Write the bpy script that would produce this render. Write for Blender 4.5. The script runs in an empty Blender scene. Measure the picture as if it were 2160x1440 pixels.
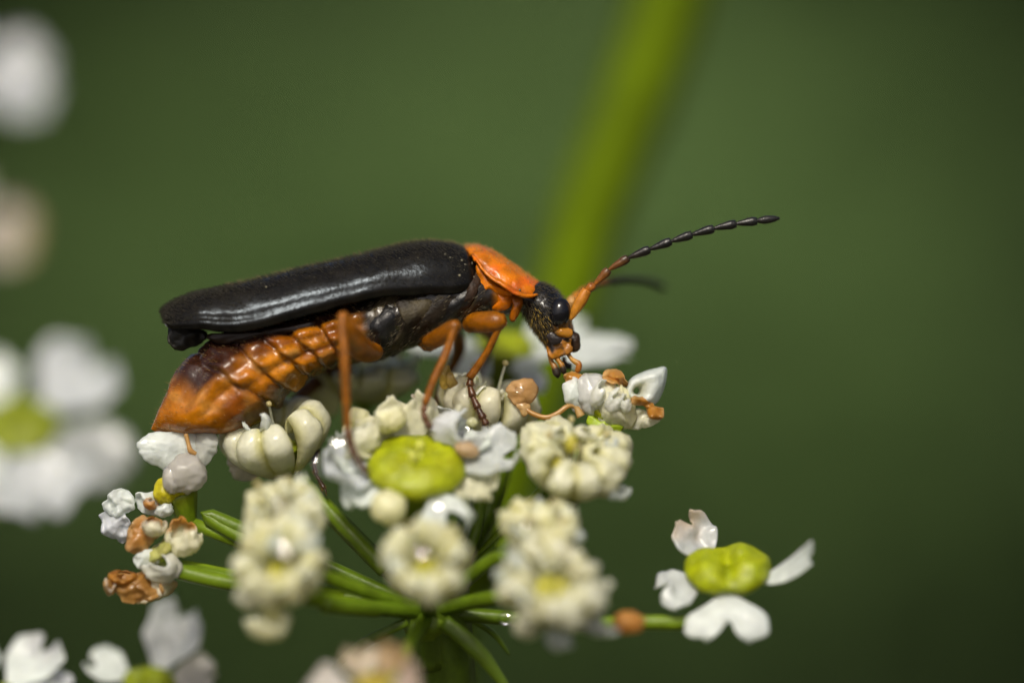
import bpy, math, random
import numpy as np
from mathutils import Vector, Matrix, noise

random.seed(7); rng = np.random.default_rng(7)
S = bpy.context.scene
COL = S.collection
PI = math.pi

# ------------------------------------------------------------------ camera
# 1 unit = 1 mm.  Shapes are written in a view frame (x right, y away, z up) that is pitched down by PITCH.
PITCH = math.radians(10)
RX = Matrix.Rotation(-PITCH, 4, 'X')
DIST = 150.0
cam = bpy.data.cameras.new('camera'); camo = bpy.data.objects.new('camera', cam); COL.objects.link(camo)
camo.matrix_world = RX @ Matrix.Translation((0, -DIST, 0)) @ Matrix.Rotation(PI/2, 4, 'X')
cam.sensor_width = 36; cam.lens = 36*DIST/21.6
cam.clip_start = 1; cam.clip_end = 200000
cam.dof.use_dof = True; cam.dof.focus_distance = DIST + 0.05
APER = 14.0
cam.dof.aperture_fstop = cam.lens*1e-3/APER
S.camera = camo

# ------------------------------------------------------------------ light
SUN_DIR = Vector((-0.14, -0.60, 0.79)).normalized()
w = bpy.data.worlds.new('World'); S.world = w; w.use_nodes = True
nt = w.node_tree; bg = nt.nodes['Background']
sky = nt.nodes.new('ShaderNodeTexSky'); sky.sky_type = 'NISHITA'; sky.sun_disc = False
sky.sun_elevation = math.asin(SUN_DIR.z); sky.sun_rotation = math.atan2(SUN_DIR.x, SUN_DIR.y)
sky.air_density = .7; sky.dust_density = 6.0; sky.ozone_density = .6
nt.links.new(sky.outputs[0], bg.inputs[0]); bg.inputs[1].default_value = 0.05
sun = bpy.data.lights.new('sun', 'SUN'); sun.energy = 1.5; sun.angle = math.radians(10); sun.color = (1, .93, .80)
suno = bpy.data.objects.new('sun', sun); COL.objects.link(suno)
suno.rotation_euler = SUN_DIR.to_track_quat('Z', 'Y').to_euler(); suno.location = (0, 0, 300)
S.view_settings.view_transform = 'Standard'; S.view_settings.look = 'None'
S.view_settings.exposure = 1.0; S.view_settings.gamma = 1
S.cycles.use_denoising = True
S.cycles.max_bounces = 8; S.cycles.transmission_bounces = 8; S.cycles.transparent_max_bounces = 8
S.cycles.caustics_reflective = False; S.cycles.caustics_refractive = False

# ------------------------------------------------------------------ helpers
def P(px, py, d=0.0):
    """view-frame point seen at photo pixel (px, py), d mm behind the plane of focus"""
    k = (DIST+d)/DIST
    return np.array([(px-1080)/100*k, d, (720-py)/100*k])
def A(*v): return np.array(v, float)
def unit(v): v = np.asarray(v, float); return v/np.linalg.norm(v)
def nz(p, s=1.0, seed=0.0):
    return noise.noise(Vector((p[0]*s+seed*13.7, p[1]*s+seed*5.1, p[2]*s-seed*7.3)))
def fbm(p, s=1.0, seed=0.0): return nz(p, s, seed)+.5*nz(p, s*2.1, seed+1)+.25*nz(p, s*4.3, seed+2)
def crease(p, s=1.0, seed=0.0):
    return 1-3.2*abs(nz(p, s, seed))-.9*abs(nz(p, s*2.3, seed+5))
def sst(a, b, x):
    t = np.clip((x-a)/(b-a), 0, 1); return t*t*(3-2*t)
def mixc(a, b, t): return tuple(a[i]*(1-t)+b[i]*t for i in range(3))
def crom(pts, m):
    """Catmull-Rom resampling of k control rows to m rows"""
    pts = np.asarray(pts, float); k = len(pts)
    ext = np.vstack([2*pts[0]-pts[1], pts, 2*pts[-1]-pts[-2]])
    out = []
    for t in np.linspace(0, k-1, m):
        i = min(int(t), k-2); f = t-i
        p0, p1, p2, p3 = ext[i], ext[i+1], ext[i+2], ext[i+3]
        out.append(.5*((2*p1)+(-p0+p2)*f+(2*p0-5*p1+4*p2-p3)*f*f+(-p0+3*p1-3*p2+p3)*f**3))
    return np.array(out)

class MB:
    """collects vertices, faces and vertex colours of ONE mesh"""
    def __init__(s): s.v = []; s.f = []; s.c = []
    def add(s, V, F, C):
        o = len(s.v); s.v += [tuple(p) for p in V]; s.f += [tuple(i+o for i in f) for f in F]
        if isinstance(C, tuple): C = [C]*len(V)
        s.c += [tuple(c) for c in C]
        return s
    def grid(s, V, C, closed_u=False, closed_v=False, caps=False):
        """V (m, n, 3); closed_v joins the last column to the first; caps fan the first and last rows"""
        V = np.asarray(V); m, n = V.shape[:2]
        F = []
        for i in range(m-1):
            for j in range(n if closed_v else n-1):
                k = (j+1) % n
                F.append((i*n+j, i*n+k, (i+1)*n+k, (i+1)*n+j))
        VV = [p for r in V for p in r]; CC = [c for r in C for c in r] if not isinstance(C, tuple) else C
        if caps:
            a = len(VV); VV = VV+[V[0].mean(0), V[-1].mean(0)]
            if not isinstance(CC, tuple): CC = list(CC)+[C[0][0], C[-1][0]]
            for j in range(n):
                k = (j+1) % n
                F.append((a, k, j)); F.append((a+1, (m-1)*n+j, (m-1)*n+k))
        return s.add(VV, F, CC)

def build(name, mb, mat, parent=None, base=None, solid=0.0, sub=0):
    V = np.array(mb.v, float)
    if parent is None:
        b = np.zeros(3) if base is None else np.asarray(base, float)
    else:
        p = parent
        while p.parent: p = p.parent
        b = np.array(p['_b'])
    me = bpy.data.meshes.new(name); me.from_pydata((V-b).tolist(), [], mb.f); me.update()
    a = me.color_attributes.new('col', 'FLOAT_COLOR', 'POINT')
    cc = np.ones((len(V), 4), np.float32); cc[:, :3] = np.array(mb.c, np.float32)[:, :3]
    a.data.foreach_set('color', cc.ravel())
    me.polygons.foreach_set('use_smooth', [True]*len(me.polygons))
    me.materials.append(mat)
    o = bpy.data.objects.new(name, me); COL.objects.link(o)
    if parent is None:
        o.matrix_world = RX @ Matrix.Translation(Vector(b)); o['_b'] = [float(x) for x in b]
    else:
        o.parent = parent
    if solid:
        mo = o.modifiers.new('thickness', 'SOLIDIFY'); mo.thickness = solid; mo.offset = 0
    if sub:
        mo = o.modifiers.new('smooth', 'SUBSURF'); mo.levels = sub; mo.render_levels = sub
    return o
def empty(name, base):
    o = bpy.data.objects.new(name, None); COL.objects.link(o); o.empty_display_size = 1
    o.matrix_world = RX @ Matrix.Translation(Vector(base)); o['_b'] = [float(x) for x in base]
    return o
def tag(o, label, cat=None, group=None, kind=None):
    o['label'] = label
    if cat: o['category'] = cat
    if group: o['group'] = group
    if kind: o['kind'] = kind
    return o

def tube(mb, path, rad, col, n=10, m=None, ell=1.0, ellv=(0, 1, 0), fn=None):
    """tapered tube through path; rad one per point; col tuple or fn(u)"""
    path = np.asarray(path, float); rad = np.asarray(rad, float)
    m = m or max(6, 5*len(path))
    R = crom(np.column_stack([path, rad]), m); C = R[:, :3]; r = np.maximum(R[:, 3], 1e-3)
    T = np.gradient(C, axis=0); T /= np.linalg.norm(T, axis=1)[:, None]
    nrm = np.cross(T[0], ellv); nrm = unit(nrm if np.linalg.norm(nrm) > 1e-3 else np.cross(T[0], (1, 0, .3)))
    G = []; CC = []
    for i in range(m):
        nrm = unit(nrm-T[i]*np.dot(nrm, T[i])); b = np.cross(T[i], nrm)
        row = []
        for j in range(n):
            a = 2*PI*j/n; k = 1 if fn is None else fn(i/(m-1), a)
            row.append(C[i]+(nrm*math.cos(a)+b*math.sin(a)*ell)*r[i]*k)
        G.append(row)
        c = col(i/(m-1)) if callable(col) else col
        CC.append([c]*n)
    return mb.grid(np.array(G), CC, closed_v=True, caps=True)

def ball(mb, c, ax, ay, az, col, nu=14, nv=18, fn=None):
    """closed rounded solid with three axis vectors; fn(direction) scales it"""
    G = []; CC = []
    for i in range(1, nu):
        t = PI*i/nu; row = []; cr = []
        for j in range(nv):
            a = 2*PI*j/nv
            q = (math.sin(t)*math.cos(a), math.sin(t)*math.sin(a), math.cos(t))
            k = 1 if fn is None else fn(q)
            row.append(c+k*(q[0]*ax+q[1]*ay+q[2]*az)); cr.append(col(q) if callable(col) else col)
        G.append(row); CC.append(cr)
    return mb.grid(np.array(G), CC, closed_v=True, caps=True)

# ------------------------------------------------------------------ materials
def bsdf(name, rough=.5, spec=.5, coat=0., sss=0., ssr=(1, .5, .25), sscale=.15, transl=0., bump=0., bscale=8., var=.15, vscale=3., rvar=0., bdist=.02, transp=0.):
    m = bpy.data.materials.new(name); m.use_nodes = True; t = m.node_tree; N = t.nodes; L = t.links
    b = N['Principled BSDF']; at = N.new('ShaderNodeAttribute'); at.attribute_name = 'col'
    tc = N.new('ShaderNodeTexCoord')
    n1 = N.new('ShaderNodeTexNoise'); n1.inputs['Scale'].default_value = vscale; n1.inputs['Detail'].default_value = 5
    L.new(tc.outputs['Object'], n1.inputs['Vector'])
    mr = N.new('ShaderNodeMapRange'); mr.inputs['From Min'].default_value = .3; mr.inputs['From Max'].default_value = .7
    mr.inputs['To Min'].default_value = 1-var; mr.inputs['To Max'].default_value = 1+var*.6
    L.new(n1.outputs['Fac'], mr.inputs['Value'])
    mx = N.new('ShaderNodeMix'); mx.data_type = 'RGBA'; mx.blend_type = 'MULTIPLY'; mx.inputs[0].default_value = 1
    L.new(at.outputs['Color'], mx.inputs[6]); L.new(mr.outputs[0], mx.inputs[7])
    L.new(mx.outputs[2], b.inputs['Base Color'])
    b.inputs['Roughness'].default_value = rough; b.inputs['Specular IOR Level'].default_value = spec
    b.inputs['Coat Weight'].default_value = coat; b.inputs['Coat Roughness'].default_value = .12
    if rvar:
        r2 = N.new('ShaderNodeMapRange'); r2.inputs['To Min'].default_value = rough-rvar; r2.inputs['To Max'].default_value = rough+rvar
        L.new(n1.outputs['Fac'], r2.inputs['Value']); L.new(r2.outputs[0], b.inputs['Roughness'])
    if sss:
        b.inputs['Subsurface Weight'].default_value = sss; b.inputs['Subsurface Radius'].default_value = ssr
        b.inputs['Subsurface Scale'].default_value = sscale
    if bump:
        n2 = N.new('ShaderNodeTexNoise'); n2.inputs['Scale'].default_value = bscale; n2.inputs['Detail'].default_value = 6
        L.new(tc.outputs['Object'], n2.inputs['Vector'])
        bu = N.new('ShaderNodeBump'); bu.inputs['Strength'].default_value = bump; bu.inputs['Distance'].default_value = bdist
        L.new(n2.outputs['Fac'], bu.inputs['Height']); L.new(bu.outputs[0], b.inputs['Normal'])
    if transl:
        tr = N.new('ShaderNodeBsdfTranslucent'); L.new(mx.outputs[2], tr.inputs['Color'])
        ms = N.new('ShaderNodeMixShader'); ms.inputs[0].default_value = transl
        L.new(b.outputs[0], ms.inputs[1]); L.new(tr.outputs[0], ms.inputs[2])
        if transp:      # thin wet tissue lets a little of what lies behind through
            tp = N.new('ShaderNodeBsdfTransparent'); m2 = N.new('ShaderNodeMixShader'); m2.inputs[0].default_value = transp
            L.new(ms.outputs[0], m2.inputs[1]); L.new(tp.outputs[0], m2.inputs[2]); ms = m2
        L.new(ms.outputs[0], N['Material Output'].inputs['Surface'])
    return m
M_petal = bsdf('petal', transp=.07, rough=.36, spec=.4, coat=.5, sss=.25, ssr=(1, .95, .5), sscale=.35, transl=.42, bump=.5, bscale=9, var=.14, vscale=3.5, bdist=.05)
M_disc = bsdf('nectar_disc', rough=.42, spec=.35, coat=.05, sss=.3, ssr=(1, 1, .2), sscale=.15, bump=.7, bscale=4, var=.35, vscale=3, bdist=.10)
M_green = bsdf('green_stalk', rough=.42, spec=.4, sss=.15, ssr=(.6, 1, .2), sscale=.15, bump=.4, bscale=6, var=.3, vscale=2.2, bdist=.04)
M_stem = bsdf('blurred_stem', rough=.6, spec=.05, bump=.2, bscale=1.5, var=.2, vscale=.6)
M_body = bsdf('beetle_cuticle', rough=.27, spec=.35, coat=.22, sss=.15, ssr=(1, .45, .1), sscale=.12, bump=.5, bscale=9, var=.35, vscale=4, bdist=.035)
M_shield = bsdf('orange_shield', rough=.30, spec=.3, coat=.15, sss=.15, ssr=(1, .5, .05), sscale=.12, bump=.9, bscale=6, var=.42, vscale=3.2, bdist=.05)
M_leg = bsdf('leg_cuticle', rough=.34, spec=.32, coat=.08, sss=.12, ssr=(1, .55, .1), sscale=.1, bump=.7, bscale=9, var=.45, vscale=4.5, bdist=.03)
M_elytra = bsdf('wing_case_black', rough=.21, spec=.17, bump=.6, bscale=13, var=.4, vscale=5, rvar=.06, bdist=.010)
M_thorax = bsdf('thorax_cuticle', rough=.5, spec=.2, bump=.9, bscale=14, var=.5, vscale=6, bdist=.03)
M_elytra.node_tree.nodes['Principled BSDF'].inputs['Specular Tint'].default_value = (.74, .86, 1, 1)
M_black = bsdf('black_cuticle', rough=.3, spec=.35, bump=.8, bscale=20, var=.5, vscale=6, bdist=.015)
M_hair = bsdf('hair', rough=.45, spec=.5, transl=.3, var=.1)
M_wing = bsdf('hind_wing', rough=.35, spec=.5, transl=.35, bump=.4, bscale=6, var=.3)
M_leaf = bsdf('background_leaf', rough=.6, spec=.15, transl=.25, var=.3, vscale=.05)
M_hedge = bsdf('hedge_leaf', rough=.6, spec=.25, transl=.15, var=.3, vscale=.03)
M_soil = bsdf('soil', rough=.9, spec=.1, bump=.6, bscale=.1, var=.5, vscale=.03, bdist=2)
# compound eye: hexagon-like facets
M_eye = bsdf('compound_eye', rough=.12, spec=.4, var=.1)
t = M_eye.node_tree; vo = t.nodes.new('ShaderNodeTexVoronoi'); vo.inputs['Scale'].default_value = 38
tc = t.nodes.new('ShaderNodeTexCoord'); t.links.new(tc.outputs['Object'], vo.inputs['Vector'])
bu = t.nodes.new('ShaderNodeBump'); bu.inputs['Strength'].default_value = .25; bu.inputs['Distance'].default_value = .006; bu.invert = True
t.links.new(vo.outputs['Distance'], bu.inputs['Height']); t.links.new(bu.outputs[0], t.nodes['Principled BSDF'].inputs['Normal'])
M_water = bpy.data.materials.new('water'); M_water.use_nodes = True; t = M_water.node_tree
t.nodes.remove(t.nodes['Principled BSDF'])
fz = t.nodes.new('ShaderNodeFresnel'); fz.inputs['IOR'].default_value = 1.45  # IOR set above that of water to strengthen the glints
tp = t.nodes.new('ShaderNodeBsdfTransparent'); gl = t.nodes.new('ShaderNodeBsdfGlossy'); gl.inputs['Roughness'].default_value = .03
ms = t.nodes.new('ShaderNodeMixShader'); t.links.new(fz.outputs[0], ms.inputs[0]); t.links.new(tp.outputs[0], ms.inputs[1]); t.links.new(gl.outputs[0], ms.inputs[2])
t.links.new(ms.outputs[0], t.nodes['Material Output'].inputs['Surface'])

WHITE = (.88, .93, .87); CREAM = (.92, .90, .57); PALE = (.90, .89, .66); GREY = (.70, .71, .65)
TAN = (.60, .36, .12); BROWN = (.33, .13, .02); RUST = (.62, .28, .04)
YELL = (.33, .34, .004); YGRN = (.30, .36, .015); GREEN = (.145, .225, .006); DGREEN = (.085, .145, .005); OLIVE = (.17, .2, .01)
ORANGE = (.43, .145, .0015); DORANGE = (.20, .052, .001); SHIELD = (.54, .148, .0004)
BLACK = (.008, .008, .008); DBROWN = (.035, .018, .008); KHAKI = (.12, .095, .05)

# ------------------------------------------------------------------ the setting
GROUND_Z = -130.0
mb = MB(); s = 100000.0
n = 12; xs = np.sign(np.linspace(-1, 1, n))*np.abs(np.linspace(-1, 1, n))**4*s
mb.grid(np.array([[A(x, y, 0) for x in xs] for y in xs]), (.06, .055, .03))
g = build('ground', mb, M_soil); g.matrix_world = Matrix.Translation((0, 0, GROUND_Z)); g['kind'] = 'structure'
g['label'] = 'dark soil of the meadow far below the flowers'

def leaf_mass(name, n, centre, axes, size, col, mat, label, cat, world=False, bias=0.0, up=.4):
    c = rng.normal(size=(n, 3)); c /= np.linalg.norm(c, axis=1)[:, None]
    c *= (rng.random((n, 1))**(1/3.)); p = centre+c*np.array(axes)
    d = rng.normal(size=(n, 3)); d /= np.linalg.norm(d, axis=1)[:, None]
    u = rng.normal(size=(n, 3)); u[:, 2] += up*3; u[:, 1] -= up*2
    u /= np.linalg.norm(u, axis=1)[:, None]
    d -= u*np.sum(d*u, axis=1)[:, None]; d /= np.linalg.norm(d, axis=1)[:, None]
    e = np.cross(u, d); L = size*(.6+.8*rng.random((n, 1))); Wd = L*.26
    prof = [(-1, 0, 0), (-.45, .8, .12), (.2, 1, .16), (1, 0, -.12)]
    # leaf: tip, two ribs of a folded blade, base
    pts = [p-d*L, p-d*L*.4+e*Wd, p-d*L*.4-e*Wd, p+d*L*.3+e*Wd*.95, p+d*L*.3-e*Wd*.95, p+d*L, p-d*L*.4-u*Wd*.35, p+d*L*.3-u*Wd*.35]
    V = np.stack(pts, 1).reshape(-1, 3)
    fs = [(0, 1, 6), (0, 6, 2), (1, 3, 7, 6), (6, 7, 4, 2), (3, 5, 7), (7, 5, 4)]
    F = [tuple(k*8+i for i in f) for k in range(n) for f in fs]
    cv = np.array(col)*(.7+.6*rng.random((n, 1))); C = np.repeat(cv, 8, axis=0)
    m = MB(); m.v = V.tolist(); m.f = F; m.c = C.tolist()
    o = build(name, m, mat); tag(o, label, cat, kind='stuff'); return o
# far hedge coloured dark to paint dim view edges, pale herbs the bright middle
leaf_mass('hedge_foliage', 9000, P(1080, 900, 520), (230, 70, 120), 15, (.022, .042, .009), M_hedge, 'deep green leafy hedge darkened for the dim view edges, blurred far behind everything', 'hedge')
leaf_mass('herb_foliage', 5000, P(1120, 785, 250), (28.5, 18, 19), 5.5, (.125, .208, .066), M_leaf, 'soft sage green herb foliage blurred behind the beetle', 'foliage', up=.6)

# blurred stem crossing behind the beetle
def stem_thing(name, pts, rad, col, label, cat='stem', mat=None, ground=True):
    pts = [A(*p) for p in pts]
    if ground:      # run on to the soil (straight down in the world)
        low = pts[-1]; wl = RX @ Vector(low); foot = RX.inverted() @ Vector((wl.x, wl.y, GROUND_Z-1))
        foot = np.array(foot); pts += [low*.6+foot*.4, foot]; rad = list(rad)+[rad[-1], rad[-1]*1.1]
    m = MB(); tube(m, pts, rad, col, n=14, m=40)
    o = build(name, m, mat or M_stem, base=pts[-1]); tag(o, label, cat); return o
stem_thing('green_stalk_plant', [P(1490, -260, 15.5), P(1415, 0, 14.8), P(1335, 220, 13.8), P(1245, 440, 12.8), P(1195, 620, 11.6), P(1130, 830, 10), P(1075, 1020, 9.5), P(1010, 1250, 9), P(950, 1500, 9)],
           [.92, .88, .84, .80, .74, .66, .60, .56, .54], (.078, .120, .0003), 'thick out of focus yellow-green stalk rising diagonally behind the beetle')

# ------------------------------------------------------------------ florets
def frame(axis):
    a = unit(axis); e1 = A(1, 0, 0)-a*a[0]; e1 = unit(e1); e2 = np.cross(a, e1)
    if e2[2] < 0: e2 = -e2
    return a, e1, e2
PET = 0
def petal_open(c, fr, r0, az, L, Wd, a1=.1, a2=0., notch=.25, cup=.15, crump=.06, col=WHITE, tip=None, m=18, n=15, hook=0., twist=0., seed=None, mid=None):
    """spreading petal: narrow claw, broad blade, notched tip with inrolled point"""
    global PET; PET += 1; sd = seed if seed is not None else PET*3.17
    a, e1, e2 = fr; az = math.radians(az); rd = e1*math.cos(az)+e2*math.sin(az); tg = np.cross(a, rd)
    G = []; C = []
    for i in range(m):
        u = i/(m-1); row = []; cr = []
        wv = Wd*.5*(.22+.78*sst(0, .55, u))*(1-.55*sst(.72, 1, u)**2)
        for j in range(n):
            v = -1+2*j/(n-1)
            r = r0+L*u-L*notch*math.exp(-(v/.33)**2)*sst(.6, 1, u)+L*.05*sst(.6, 1, u)*(1-v*v)
            h = L*(a1*u+a2*u*u)+cup*Wd*(v*v-.3)*u
            ang = hook*sst(.55, 1, u)*max(0, 1-abs(v)*.8)
            h += ang*L*.3; r -= ang*L*.22*u
            h += twist*v*Wd*u
            p = c+rd*r+tg*wv*v+a*h
            k = crump*u*Wd
            p = p+a*fbm(p, 2.2/max(Wd, .3), sd)*k*1.6+tg*nz(p, 2.5/max(Wd, .3), sd+4)*k
            row.append(p)
            cc = col
            if tip is not None: cc = mixc(col, tip, float(sst(.55, 1.0, u+.25*nz(p, 3, sd+8))))
            if mid is not None: cc = mixc(cc, mid, math.exp(-(v/.2)**2)*(1-.5*u))
            cr.append(cc)
        G.append(row); C.append(cr)
    return MB().grid(np.array(G), C)
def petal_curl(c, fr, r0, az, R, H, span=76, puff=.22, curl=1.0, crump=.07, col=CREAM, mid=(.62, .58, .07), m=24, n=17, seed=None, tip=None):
    """incurved petal hugging a closed floret: rises, bulges and rolls in over the centre; grooved midline"""
    global PET; PET += 1; sd = seed if seed is not None else PET*2.73
    a, e1, e2 = fr; az = math.radians(az); G = []; C = []
    ro = max(r0, .12); prof = crom([(.34*R, 0), (.72*R, .26*H), (.97*R, .60*H), (.93*R, .88*H), ((.72+.1*(1-curl))*R, 1.02*H), (ro+(.3-.25*curl)*R+.08*R, .94*H), (ro, .74*H*curl)], m)
    for i in range(m):
        u = i/(m-1); row = []; cr = []
        pr, ph = prof[i]
        for j in range(n):
            v = -1+2*j/(n-1)
            pf = puff*(math.sin(PI*abs(v))**.7 if 0 < abs(v) < 1 else 0)-puff*.5*(abs(v) > .99)
            ang = az+math.radians(span*.5)*v*(1-.25*u)
            rr = max(.05, pr*(1+pf*(.4+.6*math.sin(PI*min(1, u*1.1)))))
            p = c+(e1*math.cos(ang)+e2*math.sin(ang))*rr+a*(ph*(1+.3*pf))
            k = crump*R*(.4+u)
            p = p+k*.55*crease(p, 2.6/R, sd+6)*(e1*math.cos(ang)+e2*math.sin(ang)+a*.6)
            p = p+.35*k*fbm(p, 7/R, sd+9)*(a+e1*math.cos(ang)+e2*math.sin(ang))
            p = p+fbm(p, 2.4/R, sd)*k*(e1*math.cos(ang)+e2*math.sin(ang)+a*.8)+nz(p, 3.1/R, sd+3)*k*(e2*math.cos(ang)-e1*math.sin(ang))
            row.append(p)
            cc = mixc(col, mid, .7*math.exp(-(v/.17)**2)+.5*float(sst(.8, 1, abs(v))))  # yellow midline and margins, also painting light that shines through the grooves
            cc = mixc(cc, (.5, .48, .08), .5*float(sst(.25, 0, u)))
            if tip is not None: cc = mixc(cc, tip, float(sst(.7, 1, u+.2*nz(p, 3, sd))))
            cr.append(cc)
        G.append(row); C.append(cr)
    return MB().grid(np.array(G), C)
def disc_mesh(c, fr, rd, hgt=.45, col=YELL, groove=.35, gaz=80, lob=.08, seed=1):
    a, e1, e2 = fr; g = math.radians(gaz); gx = e1*math.cos(g)+e2*math.sin(g); gy = np.cross(a, gx)
    G = []; C = []
    for i in range(13):
        t = i/12*(PI*.62); row = []; cr = []
        for j in range(28):
            ang = 2*PI*j/28; x, y = math.cos(ang), math.sin(ang)
            r = rd*math.sin(t)*(1+lob*(abs(y)**1.5-.5)+.03*math.sin(5*ang+seed))
            h = hgt*rd*(math.cos(t)-math.cos(PI*.62)*0)
            h -= groove*rd*math.exp(-(y*math.sin(t)/.22)**2)*max(0, math.cos(t))*.6
            h += (.12*rd*fbm((x*r, y*r, seed), 2.6/rd, seed)+.05*rd*crease((x*r, y*r, seed), 2.4/rd, seed+3))*min(1, 1.6-t*.6)
            p = c+gx*x*r+gy*y*r+a*h
            row.append(p); q = .5+.5*nz(p, 2.2/rd, seed+2)
            cr.append(mixc(col, (col[0]*.74, col[1]*.86, col[2]), q))
        G.append(row); C.append(cr)
    G = np.array(G); G[0] = G[0].mean(0)+(G[0]-G[0].mean(0))*.2
    return MB().grid(G, C, closed_v=True, caps=True)
def cup_mesh(c, fr, r, H, col=GREEN, stalk=None, ribs=10, seed=1):
    """ribbed green ovary under the floret, tapering to the stalk"""
    a, e1, e2 = fr; G = []; C = []
    for i in range(9):
        u = i/8; rr = r*(.95-.62*u**.8)*(1.0 if i else .75); row = []; cr = []
        for j in range(30):
            ang = 2*PI*j/30; k = 1+.07*math.cos(ribs*ang)*math.sin(PI*u)
            row.append(c+(e1*math.cos(ang)+e2*math.sin(ang))*rr*k-a*H*u); cr.append(mixc(OLIVE, col, min(1, u*1.6)))
        G.append(row); C.append(cr)
    return MB().grid(np.array(G), C, closed_v=True, caps=True)
SPIN = 0
def floret(parent, px, py, d, axis, rd=.5, cupH=.9, disc=True, label=None, dcol=YELL, ccol=GREEN, cupr=None, groove=.35, gaz=80, hgt=.45, lob=.08):
    """one floret: the green cup is the part, its disc and petals are sub-parts"""
    c = P(px, py, d); fr = frame(axis)
    o = build('floret', cup_mesh(c-fr[0]*.05, fr, cupr or rd*.95, cupH, ccol), M_green, parent)
    if label: o['label'] = label
    if disc: build('nectar_disc', disc_mesh(c, fr, rd, col=dcol, groove=groove, gaz=gaz, seed=px, hgt=hgt, lob=lob), M_disc, o)
    o['_tip'] = [float(x) for x in (c-fr[0]*(cupH+.02))]
    return o, c, fr
def add(parent, name, mb, mat=None, solid=.035, label=None, sub=0):
    if getattr(mb, 'open', False): solid = .03
    o = build(name, mb, mat or M_petal, parent, solid=solid, sub=sub)
    if label: o['label'] = label
    return o
def sheet(outline, d, bulge=.3, col=WHITE, tilt=(0, 0), edge=None, crump=.05, rings=9, m=56, seed=0, cen=None, hollow=0., fray=1., wr=1.):
    """curved petal blade with the given outline (photo px at depth d); its middle is domed towards -y (bulge) and it leans by tilt"""
    pts = np.array([P(x, y, d) for x, y in outline]); k = len(pts)
    ext = np.vstack([pts, pts[:1]]); Q = []
    lp = np.vstack([pts[-1:], pts, pts[:2]])
    for t in np.linspace(0, k, m, endpoint=False):
        i = int(t); f = t-i; p0, p1, p2, p3 = lp[i], lp[i+1], lp[i+2], lp[(i+3) if i+3 < len(lp) else 3]
        Q.append(.5*((2*p1)+(-p0+p2)*f+(2*p0-5*p1+4*p2-p3)*f*f+(-p0+3*p1-3*p2+p3)*f**3))
    Q = np.array(Q)+np.array([[.05*nz(q, 5, seed+.7)+.03*nz(q, 11, seed), 0, .05*nz(q, 5, seed+3.1)+.03*nz(q, 11, seed+2)] for q in Q])*fray; c0 = Q.mean(0) if cen is None else P(cen[0], cen[1], d)
    G = []; C = []
    for i in range(rings+1):
        s = .06+.94*i/rings; row = []; cr = []
        for q in Q:
            p = c0+(q-c0)*s; off = p-c0
            p = p+A(0, 1, 0)*(off[0]*tilt[0]+off[2]*tilt[1]-bulge*.62*(1-s*s)+hollow*math.exp(-(s/.4)**2))
            kk = crump*(.3+.7*s); p = p+A(.35, 1.4, .35)*fbm(p, 2.6, seed+.3)*kk-A(.1, 1, .1)*crease(p, 2.3, seed+.9)*kk*.9*wr
            row.append(p); cc = col(p) if callable(col) else col
            if edge is not None: cc = mixc(cc, edge, float(sst(.6, 1, s+.3*nz(p, 2.5, seed))))
            cr.append(cc)
        G.append(row); C.append(cr)
    return MB().grid(np.array(G), C, closed_v=True, caps=False)._cap0() if False else _capfirst(MB().grid(np.array(G), C, closed_v=True), len(Q))
def _capfirst(mb, n):
    c = np.mean(np.array(mb.v[:n]), axis=0); mb.v.append(tuple(c)); mb.c.append(mb.c[0]); k = len(mb.v)-1
    mb.f += [(k, (j+1) % n, j) for j in range(n)]
    return mb
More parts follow.
